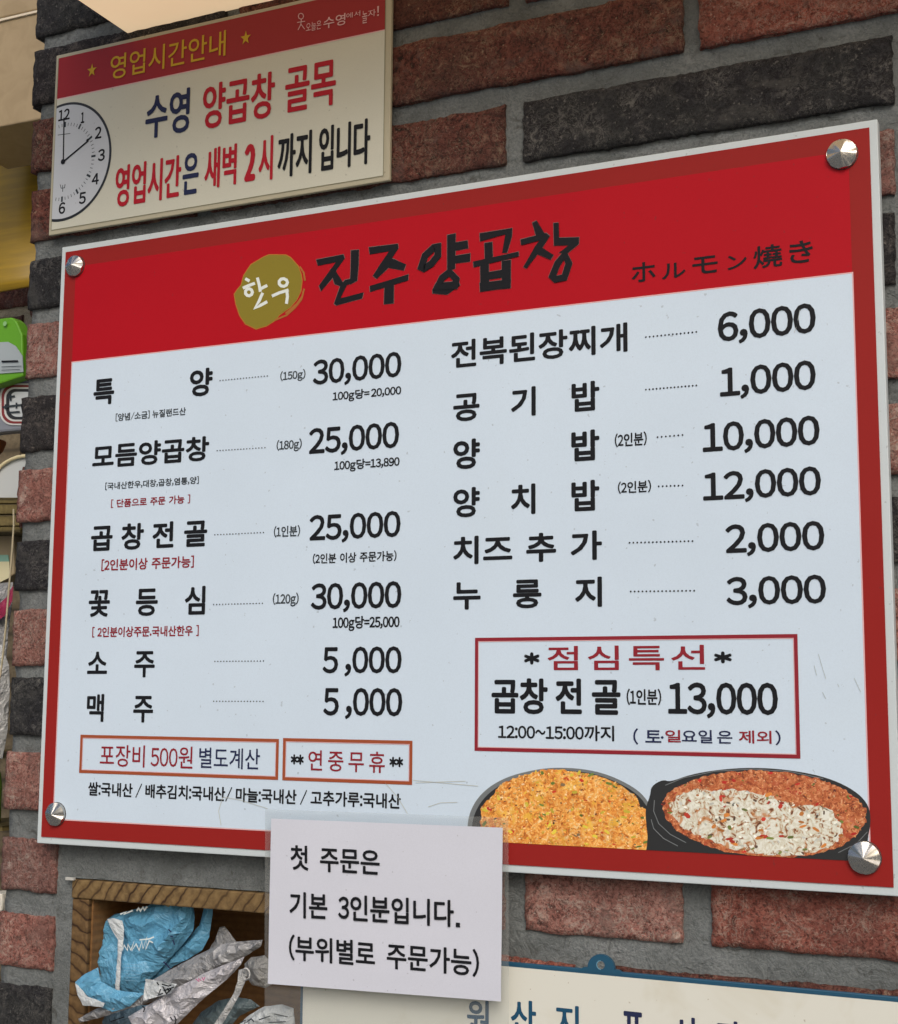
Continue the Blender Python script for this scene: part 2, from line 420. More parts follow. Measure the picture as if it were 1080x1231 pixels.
M['wood_end'] = wood_mat('wood_end_grain', (.03, .014, .006), (.17, .108, .044), (.225, .15, .065), 27, (0, R(-38), 0), 5.5)
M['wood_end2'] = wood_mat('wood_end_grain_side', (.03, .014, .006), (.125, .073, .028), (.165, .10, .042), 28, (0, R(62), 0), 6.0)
M['wood_in'] = wood_mat('wood_inner', (.11, .052, .018), (.19, .095, .034), (.22, .115, .042), 40, (0, 0, 0), 1.6, 'Z', .3)
box = thing('wooden_box', 'wooden box with dark grained edges set into the wall under the menu board', 'box', (.18, .08, 1.085))
bevel(mk('top_board', *bx(NX0, NX1, -.002, ND, NZ1 - .0195, NZ1 - .001), M['wood_end'], box), .0015)
bevel(mk('side_board', *bx(NX0 + .001, NX0 + .0215, -.0015, ND, NZ0 + .018, NZ1 - .020), M['wood_end2'], box), .0015)
bevel(mk('side_board', *bx(NX1 - .021, NX1 - .001, -.0015, ND, NZ0 + .018, NZ1 - .020), M['wood_end2'], box), .0015)
bevel(mk('bottom_board', *bx(NX0, NX1, -.002, ND, NZ0 + .001, NZ0 + .0175), M['wood_end'], box), .0015)
mk('back_board', *bx(NX0 + .022, NX1 - .022, ND - .008, ND - .001, NZ0 + .018, NZ1 - .020), M['wood_in'], box)
mk('side_lining', *bx(NX0 + .0215, NX0 + .0235, .004, ND - .008, NZ0 + .018, NZ1 - .0205), M['wood_in'], box)
mk('nail', *bx(.0195, .030, -.006, -.003, 1.351, 1.3535), mat('white_plug', (.5, .5, .47), .5), box)

# ---- overhead awning board with an added glow (its cream underside shows at the top of the photograph)
lm = mat('cream_added_glow', (.62, .53, .40), .55); q = N(lm); v = q.co(rnd=False)
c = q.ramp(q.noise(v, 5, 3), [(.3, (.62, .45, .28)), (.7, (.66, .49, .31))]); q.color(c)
q.l(c, q.b.inputs['Emission Color']); q.b.inputs['Emission Strength'].default_value = .98  # emission added to brighten the underside of the cream board
AWZ = 2.2414
awn = thing('awning_board', 'cream awning board with added glow jutting from the wall above the opening hours sign', 'awning board', (.8, -.01, AWZ))
mk('glow_underside', *bx(.056, 1.6, -.24, -.002, AWZ, AWZ + .012), lm, awn)
bevel(mk('board_body', *bx(.052, 1.604, -.244, 0, AWZ + .0125, AWZ + .15), mat('awning_board_upper', (.30, .27, .22), .5), awn), .003)

# ================================================================ MENU BOARD
YB = -.022
board = thing('menu_board', 'large white menu board with red border and header listing dishes and prices', 'menu board', (.414, -.009, 1.3872))
bevel(mk('backing_panel', *bx(-.0060, .8325, -.0210, -.0095, 1.3872, 2.0065), M['pvc'], board), .0008)
mk('red_border', *bx(0, .826, YB, -.0208, 1.3938, 2.0), M['red_edge'], board)
HZ, IX0, IX1, IZ0, IZ1 = 1.8790, .0152, .8088, 1.4122, 1.9825
mk('header', *rect(IX0 - .0006, IX1 + .0002, HZ, IZ1, YB - .0002), M['red_head'], board)
mk('price_panel', *rect(IX0, IX1, IZ0, HZ, YB - .0002), M['panel'], board)
pk = .0011
mk('panel_edge_line', *join([rect(IX0 - pk, IX0, IZ0, HZ + pk, YB - .0003), rect(IX1, IX1 + pk, IZ0, HZ + pk, YB - .0003), rect(IX0, IX1, HZ, HZ + pk, YB - .0003),
                             rect(IX0, .47, IZ0 - pk, IZ0, YB - .0003)]), M['ink_pink'], board)
YT = YB - .0006
K, KS, RD, NV = M['ink'], M['ink_soft'], M['ink_red'], M['ink_navy']
B = board
def item(s, lb, rt, m=K, off=.026, name='dish_name', **k): return text(s, lb, rt, YT, m, B, name, off * 1.12, **k)
def price(s, lb, rt, off=.030, **k): return text(s, lb, rt, YT, K, B, 'price', off * .74, dk=.86, **k)
def small(s, lb, rt, m=KS, off=.008, name='small_print', **k): return text(s, lb, rt, YT, m, B, name, off + .012, **k)
# left column
item('특', (112, 487.8), (138.1, 454.0)); item('양', (227.7, 477.6), (256.2, 441.3))
small('[양념/소금] 뉴질랜드산', (139.1, 506.6), (223.8, 489.4)); dots((264.8, 457.5), (321.5, 451.9), 17, .00068, YT, K, B)
item('모듬양곱창', (110.8, 564.0), (252.0, 523.7)); dots((261.3, 541.8), (318.7, 538.1), 17, .00068, YT, K, B)
small('[국내산한우,대창,곱창,염통,양]', (126.6, 589), (239.3, 572.5)); small('[ 단품으로 주문 가능 ]', (133.5, 610.5), (228.9, 594.5), RD, .012)
item('곱 창 전 골', (109, 663.1), (249.7, 624.0), sp=.30); dots((258.5, 642.9), (316.9, 640.1), 17, .00068, YT, K, B)
small('[2인분이상 주문가능]', (121.9, 686.5), (233.5, 668), RD, .012)
item('꽃 등 심', (106.2, 742), (247.5, 704.1), off=.022, sp=.99); dots((257.1, 726.8), (315.7, 725.2), 17, .00068, YT, K, B)
small('[ 2인분이상주문.국내산한우 ]', (110.8, 766.3), (239.3, 751.6), RD, .012)
item('소 주', (104.6, 814.2), (186.8, 782.6), sp=1.1, off=.02); dots((258.5, 795.1), (316.9, 794.6), 17, .00068, YT, K, B)
item('맥 주', (103.9, 867.5), (184.9, 834.6), sp=1.2, off=.02); dots((257.1, 843), (316.4, 843.2), 17, .00068, YT, K, B)
small('(150g)', (337, 457.3), (367.6, 444.5)); price('30,000', (376.1, 463.2), (483, 421.8)); small('100g당= 20,000', (400, 481.5), (482.6, 463.9), K, .014, sp=.15)
small('(180g)', (332.6, 541), (363.1, 528)); price('25,000', (371.3, 546.3), (480.2, 506.1)); small('100g당=13,890', (402, 565.2), (480.7, 549.2), K, .014)
small('(1인분)', (329.3, 645.8), (361.1, 631.3)); price('25,000', (371.9, 650.4), (482, 613.5)); small('(2인분 이상 주문가능)', (376.1, 678), (477, 661.7), K, .010)
small('(120g)', (328, 726.1), (359.4, 713.7)); price('30,000', (373.7, 733.3), (483, 698.1)); small('100g당=25,000', (400, 755.2), (480.7, 740.7), K, .014)
price('5 ,000', (387.8, 809.6), (483.3, 776.7), .028, sp=.2); price('5 ,000', (388.6, 860.2), (484.1, 827.0), .028, sp=.2)
# right column
item('전복된장찌개', (542.3, 443.5), (754.4, 387.2), off=.022); dots((776.7, 405.2), (837.3, 399), 14, .0008, YT, K, B); price('6,000', (863.3, 411.4), (980.4, 363.2))
item('공 기 밥', (544.9, 507.5), (720.7, 457), sp=.95, off=.024); dots((776.7, 468.4), (837.3, 463.3), 15, .0008, YT, K, B); price('1,000', (865.8, 477.5), (980.4, 432))
item('양   밥', (544.9, 564.8), (720.7, 515.6), sp=.94); small('(2인분)', (739.3, 537.4), (777.7, 518.8), K); dots((790.7, 525.5), (820.7, 522.9), 7, .0008, YT, K, B); price('10,000', (845.1, 544), (985.1, 498.5))
item('양 치 밥', (544.9, 622.7), (720.7, 576.3), sp=.95, off=.024); small('(2인분)', (743, 593.4), (782.9, 577), K); dots((792.2, 584.6), (820.7, 583.6), 7, .0008, YT, K, B); price('12,000', (845.6, 602.4), (986.7, 559.7))
item('치즈 추 가', (544.9, 679.2), (723.8, 637.2), sp=.35, off=.024); dots((757, 652.5), (832.7, 650.4), 17, .0008, YT, K, B); price('2,000', (872.6, 665.5), (990.8, 625.4))
item('누 룽 지', (544.9, 733.2), (723.8, 693), sp=.95, off=.024); dots((758.5, 711.1), (834.7, 710.1), 17, .0008, YT, K, B); price('3,000', (873.6, 727.9), (992.9, 690.2))
# lunch special box
def pbox(a, b, t, m, m2, name):
    A = at(*a, YT); C = at(*b, YT); o = rframe(A.x, C.x, C.z, A.z, t, YT, m, B, name); 
    e = .0006; rframe(A.x + t + .0001, C.x - t - .0001, C.z + t + .0001, A.z - t - .0001, e, YT, m2, B, name + '_edge'); return o
pbox((571.3, 766.8), (962.5, 912), .0030, M['ink_red'], M['ink_pink'], 'lunch_box_frame')
small('*', (630, 799), (649, 784), K, .065, 'star_mark'); small('*', (858.5, 797.5), (880, 783), K, .065, 'star_mark')
item('점심특선', (658.5, 806), (847.5, 775), RD, .012, 'lunch_heading', adv=1.0)
item('곱창 전 골', (591, 858), (746, 815.5), off=.024, sp=.22); small('(1인분)', (753.5, 847), (795, 828.5), K); price('13,000', (803.5, 858.5), (935, 820.5))
small('12:00~15:00까지', (599, 888.5), (738.5, 872.5), K, .010)
small('( 토·', (761.5, 892.3), (798, 878), NV, .006, adv=.8); small('일', (800, 892.2), (818.5, 877.6), M['ink_red'], .008); small('요일 은', (820, 893), (880.5, 878), NV, .006, sp=.15)
small('제외', (888.5, 893.5), (927.5, 878.5), RD, .008); small(')', (932.5, 896), (938.5, 878), NV, .006)
# takeaway notice boxes
pbox((97.0, 883.2), (334.5, 937.6), .0029, M['ink_orange'], M['ink_pink'], 'notice_frame'); pbox((340.6, 887.2), (495.6, 943.6), .0029, M['ink_orange'], M['ink_pink'], 'notice_frame')
item('포장비 500원', (119.9, 921.0), (232.1, 897.6), RD, .006, 'notice_text', sp=.2); item('별도계산', (239.3, 923.2), (313, 900.2), NV, .006, 'notice_text')
item('연 중 무 휴', (370.6, 926.5), (463, 903.8), RD, .008, 'notice_text', sp=.2); item('**', (349.6, 919), (365.5, 907), K, .05, 'star_mark'); item('**', (468.2, 922), (485, 910), K, .05, 'star_mark')
small('쌀:국내산 / 배추김치:국내산/ 마늘:국내산 / 고추가루:국내산', (105.9, 956.4), (482.1, 954.2), K, .012, 'origin_line', sp=.25)
# header lettering: gold brush disc and hand-brushed title
def rg(ox, oy, s): return lambda pts: [(ox + x / s, oy + y / s) for x, y in pts]
h1 = rg(270, 280, 4.696); h2 = rg(490, 250, 4.696)
disc = h1([(290, 125), (345, 126), (372, 140), (415, 188), (432, 235), (437, 270), (430, 330), (405, 380), (370, 420), (310, 462), (290, 490), (240, 522), (180, 540), (120, 512), (88, 465), (66, 400), (57, 345), (75, 318), (95, 295), (110, 240), (150, 180), (220, 138), (250, 125)])
disc_e = [(348 + (x - 322.3) * 1.0 + (-25.7), y) for x, y in disc]
cxm = sum(p[0] for p in disc) / len(disc); cym = sum(p[1] for p in disc) / len(disc)
mk('brush_disc_edge', *poly([(cxm + (x - cxm) * 1.025, cym + (y - cym) * 1.025) for x, y in disc], YB - .0004), mat('ink_amber', (.42, .17, .03), .45), B)
mk('brush_disc', *poly(disc, YB - .0005), M['gold'], B)
mk('brush_tail', *strokes([(h1([(425, 190), (448, 225), (455, 270)]), False), (h1([(450, 315), (436, 372), (400, 420), (350, 465), (285, 492)]), False), (h1([(438, 360), (410, 400), (345, 455)]), False)], 2.2, YB - .00052), mat('ink_amber_tail', (.36, .13, .03), .45), B)
def ring(cx, cy, rx, ry, n=9): return [(cx + rx * math.cos(i * 2 * math.pi / n), cy + ry * math.sin(i * 2 * math.pi / n)) for i in range(n)]
hw = [(h1([(118, 258), (142, 272)]), False), (h1([(104, 312), (130, 300), (172, 284)]), False), (h1(ring(138, 335, 20, 20)), True), (h1([(186, 252), (196, 290), (203, 332)]), False),
      (h1([(200, 318), (242, 296)]), False), (h1([(216, 338), (196, 385), (172, 425), (205, 408), (242, 388)]), False), (h1(ring(332, 280, 24, 22)), True), (h1([(268, 357), (310, 338), (362, 322)]), False), (h1([(352, 325), (356, 360), (350, 400)]), False)]
mk('disc_lettering', *strokes(hw, 3.6, YT), M['ink_white'], B)
T1 = [[(525, 158), (664, 128), (672, 152), (630, 208), (600, 250), (553, 323), (541, 290), (590, 222), (622, 172), (535, 192)], [(604, 212), (628, 208), (664, 275), (655, 297), (630, 282)],
      [(722, 105), (752, 102), (750, 190), (742, 262), (716, 285), (720, 200)], [(742, 258), (738, 278), (698, 302), (662, 362), (778, 328), (770, 362), (640, 402), (626, 392), (662, 305), (688, 272)],
      [(822, 88), (972, 68), (975, 95), (938, 150), (1018, 170), (1005, 205), (918, 190), (868, 252), (845, 235), (885, 172), (922, 110), (828, 128)],
      [(828, 292), (1032, 240), (1030, 275), (830, 326)], [(912, 284), (950, 276), (948, 390), (908, 395)]]
T2 = [[(232, 160), (265, 150), (262, 335), (232, 348)], [(258, 205), (332, 190), (336, 220), (258, 238)], [(258, 280), (348, 262), (346, 295), (258, 308)],
      [(148, 455), (168, 430), (280, 420), (290, 445), (215, 482), (150, 475)],
      [(415, 150), (585, 120), (582, 170), (555, 245), (528, 245), (545, 155), (418, 182)], [(442, 205), (472, 198), (475, 275), (445, 285)], [(378, 295), (620, 253), (622, 280), (382, 328)],
      [(418, 322), (452, 316), (455, 450), (420, 455)], [(540, 305), (577, 300), (575, 445), (540, 450)], [(448, 372), (545, 352), (545, 382), (448, 400)], [(415, 430), (578, 408), (572, 442), (418, 466)],
      [(712, 90), (738, 78), (768, 138), (735, 155)], [(645, 185), (775, 148), (797, 165), (745, 230), (680, 335), (662, 325), (716, 218), (738, 190), (650, 217)], [(728, 222), (755, 222), (818, 258), (800, 285), (740, 252)],
      [(832, 92), (862, 90), (864, 175), (962, 172), (960, 195), (898, 246), (862, 246), (905, 202), (835, 205)]]
rings = [(h2([(78, 335), (100, 268), (150, 222), (172, 218), (172, 268), (135, 315), (92, 342)]), True), (h2([(168, 448), (195, 395), (238, 362), (276, 402), (268, 440)]), True), (h2([(818, 385), (848, 312), (888, 262), (912, 312), (886, 392), (835, 402)]), True)]
al = [h1(p) for p in T1] + [h2(p) for p in T2]
al = [[(a + math.copysign(1.5, a - sum(q_[0] for q_ in p) / len(p)), b + math.copysign(1.4, b - sum(q_[1] for q_ in p) / len(p))) for a, b in p] for p in al]
cc_ = []
for p in al:
    mx = sum(a for a, _ in p) / len(p); my = sum(b for _, b in p) / len(p); cc_.append([(a + math.copysign(.6, a - mx), b + math.copysign(.6, b - my)) for a, b in p])
mk('title_outline', *join([polys(cc_, YB - .0004, .000005), strokes(rings, 8.6, YB - .00038, .000005)]), mat('ink_grey_outline', (.16, .10, .10), .5), B)
mk('title_lettering', *join([polys(al, YT), strokes(rings, 7.6, YT - .0006)]), K, B)
for ch, a, b in (('ホ', (82, 292), (200, 180)), ('ル', (233, 275), (350, 183)), ('モ', (385, 252), (510, 150)), ('ン', (560, 228), (655, 145)), ('燒', (690, 224), (832, 92)), ('き', (870, 198), (985, 72))):
    p, r_ = rg(740, 270, 4.154)([a, b]); item(ch, p, r_, K, .013, 'subtitle_character')

# food pictures printed on the board
def in_poly(x, y, P):
    r = False; n = len(P)
    for i in range(n):
        x1, y1 = P[i]; x2, y2 = P[(i + 1) % n]
        if (y1 > y) != (y2 > y) and x < (x2 - x1) * (y - y1) / (y2 - y1) + x1: r = not r
    return r
def clipz(vs, zc):
    out = []
    for i in range(len(vs)):
        a, b = Vector(vs[i]), Vector(vs[(i + 1) % len(vs)])
        if a.z >= zc: out.append(tuple(a))
        if (a.z >= zc) != (b.z >= zc): out.append(tuple(a.lerp(b, (zc - a.z) / (b.z - a.z))))
    return out
def rounded(P, it=2):
    for _ in range(it):
        P = [q_ for i in range(len(P)) for q_ in ((P[i][0] * .75 + P[(i + 1) % len(P)][0] * .25, P[i][1] * .75 + P[(i + 1) % len(P)][1] * .25), (P[i][0] * .25 + P[(i + 1) % len(P)][0] * .75, P[i][1] * .25 + P[(i + 1) % len(P)][1] * .75))]
    return P
def fpoly(pts, Y):
    pts = rounded(pts); v = clipz([tuple(at(*p, Y)) for p in pts], IZ0); return v, [tuple(range(len(v)))]
cm = mat('print_food', (.6, .3, .1), .42); q = N(cm); va = q.n('VertexColor', layer_name='Col'); q.color(va.outputs[0])
def grains(name, region, n, pal, Y, size, seed, inner=None, parent=None):
    rnd = random.Random(seed); V = []; Fc = []; C = []
    x0, x1 = min(p[0] for p in region), max(p[0] for p in region); y0, y1 = min(p[1] for p in region), max(p[1] for p in region)
    c = 0
    while c < n:
        x, y = rnd.uniform(x0, x1), rnd.uniform(y0, y1)
        if not in_poly(x, y, region): continue
        if inner and not in_poly(x, y, inner): continue
        if inner and noise.noise(Vector((x * .11, y * .16, seed))) < -.22: c += .3; continue
        c += 1; a = rnd.uniform(0, math.pi); L = size * rnd.uniform(.7, 1.4); w_ = size * rnd.uniform(.42, .75); yy = Y - c * 2e-8
        ca, sa = math.cos(a), math.sin(a); pts = []
        for u, t in ((-1, 0), (-.6, .9), (.6, .9), (1, 0), (.6, -.9), (-.6, -.9)): pts.append((x + ca * u * L - sa * t * w_, y + (sa * u * L + ca * t * w_) * .8))
        vv = [at(*p, yy) for p in pts]
        if min(p.z for p in vv) < IZ0 + .0001 or max(p.x for p in vv) > IX1: continue
        k = len(V); V += [tuple(p) for p in vv]; Fc.append(tuple(range(k, k + 6)))
        nz_ = noise.noise(Vector((x * .07, y * .1, seed * 2.))); cc = rnd.choices([p[0] for p in pal], [p[1] * (1 + 2.2 * max(-.4, nz_ * (1 if i_ % 2 else -1))) for i_, p in enumerate(pal)])[0]; f = rnd.uniform(.6, 1.15); f *= 1.12; C += [(cc[0] * f, cc[1] * f, cc[2] * f, 1)] * 6
    o = mk(name, V, Fc, cm, parent); at_ = o.data.color_attributes.new('Col', 'FLOAT_COLOR', 'CORNER')
    i = 0
    for p in o.data.polygons:
        for li in p.loop_indices: at_.data[li].color = C[o.data.loops[li].vertex_index]
    o['kind'] = 'stuff'; return o
def ragged(P, sd, k=9, a=1.3):
    r_ = random.Random(sd); out_ = []
    for i, p in enumerate(P):
        A_, B_ = Vector(p), Vector(P[(i + 1) % len(P)])
        for j in range(k):
            t_ = A_.lerp(B_, j / k); out_.append((t_.x + r_.uniform(-a, a), t_.y + r_.uniform(-a, a)))
    return out_
rim_m = mat('print_pan_black', (.018, .02, .022), .42); rim_g = mat('print_pan_grey', (.16, .18, .19), .42)
pan1 = [(562, 992), (565, 976), (575, 958), (592, 943), (615, 932), (645, 925), (668, 922.5), (700, 924), (728, 930), (755, 942), (772, 954), (782, 968), (796, 990), (815, 1040), (560, 1040)]
pan1i = [(x + (5 if x < 660 else -3), y + 3) for x, y in pan1]
rice1 = [(577, 996), (579, 970), (592, 956), (604, 942), (625, 933), (650, 926), (672, 924.5), (700, 929), (725, 934), (748, 944), (765, 958), (770, 970), (780, 975), (792, 990), (806, 1012), (815, 1035), (577, 1035)]
mk('pan_picture', *fpoly(pan1, YB - .0003), rim_g, B); mk('pan_picture', *fpoly(pan1i, YB - .00034), rim_m, B)
base_ = mat('print_rice', (.5, .22, .05), .42); q = N(base_); v = q.co(rnd=False)
c = q.ramp(q.noise(v, 250, 3, .74, .6), [(.30, (.26,.07,.012)), (.44, (.74,.25,.035)), (.56, (.90,.46,.10)), (.70, (.92,.72,.40))])
c = q.mix(q.ramp(q.noise(v, 70, 3, .6, .8), [(.54, 0.), (.66, .7)]), c, (.85,.52,.06), 'MIX')
c = q.mix(q.ramp(q.noise(v, 38, 3, .6, .5), [(.36, .55), (.5, 0.)]), c, (.72,.6,.5), 'MULTIPLY'); q.color(c)
mk('rice_picture', *fpoly(ragged(rice1, 5), YB - .00038), base_, B)
grains('rice_grains_picture', rice1, 900, [((.72, .33, .06), 5), ((.66, .23, .035), 5), ((.72, .42, .14), 4), ((.66, .45, .05), 2.5), ((.34, .11, .02), 1.6), ((.5, .04, .015), .35), ((.16, .2, .03), .3), ((.1, .04, .02), .5), ((.78, .58, .34), 1)], YB - .00040, 1.8, 3, parent=B)
grains('vegetable_bits_picture', rice1, 60, [((.62, .50, .05), 4), ((.13, .19, .03), 2.5), ((.52, .03, .015), 2), ((.20, .14, .07), 1)], YB - .000422, 3.4, 21, parent=B)
grains('rice_glints_picture', rice1, 700, [((.86, .52, .16), 5), ((.88, .64, .30), 3), ((.80, .40, .10), 3)], YB - .000426, 1.15, 14, parent=B)
pan2 = [(777, 990), (776, 972), (782, 956), (783, 945), (797, 937), (806, 940), (830, 931), (865, 925), (905, 922.5), (945, 925), (985, 932), (1015, 943), (1036, 957), (1046, 972), (1047, 990), (1044, 1004), (1043, 1015), (1040, 1026), (1030, 1048), (780, 1060), (776, 1030), (779, 1008), (778, 998)]
mk('pan_picture', *fpoly(pan2, YB - .00044), rim_m, B)
mk('pan_highlight_picture', *strokes([([(783, 985), (786, 996), (798, 1008), (815, 1017)], False), ([(787, 962), (786, 975), (792, 990), (806, 1003), (825, 1013)], False), ([(800, 944), (822, 935), (860, 927), (905, 924.5), (950, 927.5), (990, 936)], False), ([(1043, 1000), (1030, 1014), (1008, 1025)], False)], .9, YB - .00048), rim_g, B)
rice2 = [(796, 966), (803, 953), (818, 944), (845, 934), (875, 928), (905, 926), (945, 928.5), (985, 936), (1012, 947), (1030, 959), (1041, 973), (1041, 988), (1032, 1003), (1012, 1017), (985, 1026), (950, 1031), (915, 1031), (880, 1026), (845, 1015), (815, 1000), (800, 983)]
base_ = mat('print_rice_red', (.5, .22, .05), .42); q = N(base_); v = q.co(rnd=False)
c = q.ramp(q.noise(v, 250, 3, .74, .6), [(.30, (.12,.025,.012)), (.44, (.42,.10,.03)), (.56, (.60,.21,.08)), (.70, (.74,.40,.22))])
c = q.mix(q.ramp(q.noise(v, 70, 3, .6, .8), [(.54, 0.), (.66, .7)]), c, (.40,.06,.025), 'MIX')
c = q.mix(q.ramp(q.noise(v, 38, 3, .6, .5), [(.36, .55), (.5, 0.)]), c, (.6,.5,.45), 'MULTIPLY'); q.color(c)
mk('rice_picture', *fpoly(ragged(rice2, 6), YB - .00050), base_, B)
grains('rice_grains_picture', rice2, 700, [((.48, .17, .05), 5), ((.36, .09, .03), 4), ((.56, .25, .09), 3), ((.16, .03, .015), 1.8), ((.42, .02, .015), .7), ((.12, .15, .03), .35), ((.6, .36, .2), 1)], YB - .00054, 1.6, 5, parent=B)
grains('vegetable_bits_picture', rice2, 36, [((.50, .02, .015), 4), ((.12, .17, .03), 2), ((.10, .02, .015), 2)], YB - .000565, 3.2, 22, parent=B)
grains('rice_glints_picture', rice2, 450, [((.66, .30, .12), 5), ((.74, .42, .22), 2)], YB - .00057, 1.0, 15, parent=B)
cheese = [(806, 968), (815, 955), (835, 949), (862, 951), (880, 949), (905, 953), (928, 955), (935, 963), (960, 968), (985, 968), (1000, 975), (1010, 990), (1012, 1006), (998, 1018), (965, 1028), (925, 1029), (890, 1023), (855, 1011), (825, 997), (808, 982)]
rc = random.Random(4); ch2 = []
for i, p in enumerate(cheese):
    a_, b_ = Vector(p), Vector(cheese[(i + 1) % len(cheese)])
    for j in range(7): t_ = a_.lerp(b_, j / 7); ch2.append((t_.x + rc.uniform(-2.6, 2.6), t_.y + rc.uniform(-2.0, 2.0)))
chm = mat('print_melted_cheese', (.6, .6, .5), .42); q = N(chm); v = q.co(rnd=False)
c = q.ramp(q.noise(v, 150, 3, .6, 1.8), [(.33, (.10, .03, .015)), (.40, (.42, .20, .09)), (.455, (.60, .57, .44)), (.60, (.76, .77, .69))])
c = q.mix(q.ramp(q.noise(v, 60, 3, .6, 1.), [(.60, 0.), (.66, .85)]), c, (.52, .20, .05)); q.color(c)
mk('cheese_picture', *fpoly(ch2, YB - .00058), chm, B)
grains('cheese_shreds_picture', cheese, 160, [((.70, .71, .63), 6), ((.76, .77, .71), 4), ((.5, .2, .06), .8), ((.40, .03, .02), .7), ((.10, .06, .04), 1.2), ((.2, .24, .06), .5)], YB - .00062, 2.6, 9, inner=cheese, parent=B)
grains('sauce_spots_picture', cheese, 26, [((.55, .20, .04), 5), ((.48, .04, .02), 3), ((.16, .20, .04), 1.5)], YB - .00064, 4.2, 27, parent=B)

# scratches and tape residue on the board
sg = mat('scratch_grey', (.42, .47, .48), .5)
for pl_ in ([(984, 786), (988, 800), (993, 816)], [(989, 832), (993, 840)], [(1027, 815), (1035, 832)], [(1007, 822), (1009, 826)], [(979, 800), (982, 812)], [(962, 372), (958, 392), (955, 400)]):
    mk('scratch', *strokes([(pl_, False)], .6, YT), sg, B)
tr = mat('tape_residue', (.50, .54, .52), .3)
for pl_ in ([(268, 958), (263, 975), (266, 992)], [(463, 941), (478, 958), (490, 978)], [(500, 941), (560, 939)], [(497, 938), (575, 945)], [(515, 970), (530, 965), (550, 964.5)], [(268, 958), (290, 962), (322, 972)]):
    mk('tape_residue', *strokes([(pl_, False)], .8, YT), tr, B)

# stainless cone caps
steel = mat('stainless_steel', (.50, .49, .46), .27, 1.0); q = N(steel); v = q.co(rnd=False)
tg = q.n('Tangent'); tg.direction_type = 'RADIAL'; tg.axis = 'Y'; q.l(tg.outputs[0], q.b.inputs['Tangent']); q.b.inputs['Anisotropic'].default_value = .85
q.l(q.ramp(q.noise(v, 800, 3), [(.3, .17), (.7, .32)]), q.b.inputs['Roughness'])
def cap(x, z, r, label, seed):
    t = thing('screw_cap', label, 'screw cap', (x, YB - .0008, z), 'conical steel screw caps holding the menu board')
    rnd = random.Random(seed); n = 56; y0 = YB - .0009; ph = rnd.uniform(0, 6)
    wob = [.0006 * math.sin(5 * i * 2 * math.pi / n + ph) + .0004 * math.sin(9 * i * 2 * math.pi / n + 2 * ph) for i in range(n)]
    V = [(x + r * .97 * math.cos(i * 2 * math.pi / n), y0 - .0028 + wob[i], z + r * .97 * math.sin(i * 2 * math.pi / n)) for i in range(n)]
    V += [(x + r * math.cos(i * 2 * math.pi / n), y0, z + r * math.sin(i * 2 * math.pi / n)) for i in range(n)]
    V += [(x + r * .03 * math.cos(i * 2 * math.pi / n), y0 - .0078, z + r * .03 * math.sin(i * 2 * math.pi / n)) for i in range(n)]
    V += [(x + r * math.cos(i * 2 * math.pi / n), y0 - .0022, z + r * math.sin(i * 2 * math.pi / n)) for i in range(n)]
    Fc = [tuple(range(2 * n, 3 * n))]
    for i in range(n):
        j = (i + 1) % n; Fc.append((i, j, 2 * n + j, 2 * n + i)); Fc.append((i, j, 3 * n + j, 3 * n + i)); Fc.append((3 * n + i, 3 * n + j, n + j, n + i))
    co_ = mk('cone', V, Fc, steel, t, True)
    bm_ = bmesh.new(); bm_.from_mesh(co_.data); bmesh.ops.recalc_face_normals(bm_, faces=bm_.faces)
    for e_ in bm_.edges:
        if len(e_.link_faces) == 2 and e_.link_faces[0].normal.angle(e_.link_faces[1].normal) > .5: e_.smooth = False
    bm_.to_mesh(co_.data); bm_.free()
    n2 = 24; ro = r * .93; y1 = y0 + .0009
    mk('washer', [(x + (r * 1.03) * math.cos(i * 2 * math.pi / n2), yy, z + (r * 1.03) * math.sin(i * 2 * math.pi / n2)) for yy in (y0, y1 - .0002) for i in range(n2)],
       [tuple(range(n2))] + [(i, (i + 1) % n2, n2 + (i + 1) % n2, n2 + i) for i in range(n2)], mat('washer_dark', (.05, .045, .045), .5), t)
cap(.0148, 1.9825, .0112, 'steel cone cap at the upper left corner of the menu board', 1)
cap(.8040, 1.9800, .0125, 'shiny steel cone cap at the upper right corner of the menu board', 2)
cap(.0187, 1.4170, .0115, 'dull steel cone cap at the lower left corner of the menu board', 3)
cap(.8052, 1.4152, .0125, 'shiny steel cone cap beside the printed pan of cheese rice', 4)

# ================================================================ OPENING HOURS SIGN
Y2 = -.0125
hs = thing('opening_hours_sign', 'yellowed opening hours sign with red band and printed clock', 'sign', (.172, -.008, 2.026))
HX0, HX1, HZ0, HZ1 = -.0335, .3795, 2.0258, 2.2297
rimm = print_mat('aged_cream_rim', (.46, .43, .32), .45, .6); face = print_mat('sign_face_cream', (.57, .575, .49), .4)
bevel(mk('frame', *bx(HX0, HX1, -.0115, -.007, HZ0, HZ1), rimm, hs), .001)
fx0, fx1, fz0, fz1 = HX0 + .0042, HX1 - .0068, HZ0 + .0055, HZ1 - .0042
mk('face', *rect(fx0, fx1, fz0, 2.1790, Y2 + .0006), face, hs)
redb = print_mat('sign_red_band', (.30, .020, .026), .42)
mk('red_band', *rect(fx0, fx1, 2.1790, fz1, Y2 + .0006), redb, hs)
mk('band_edge_line', *rect(fx0, fx1, 2.1780, 2.1790, Y2 + .0004), M['ink_pink'], hs)
mk('face_outline', *join([rect(fx0, fx1, fz0 - .0005, fz0, Y2 + .0004), rect(fx1, fx1 + .0005, fz0, fz1, Y2 + .0004), rect(fx0 - .0005, fx0, fz0, fz1, Y2 + .0004)]), mat('outline_olive', (.16, .16, .09), .5), hs)
YS = Y2
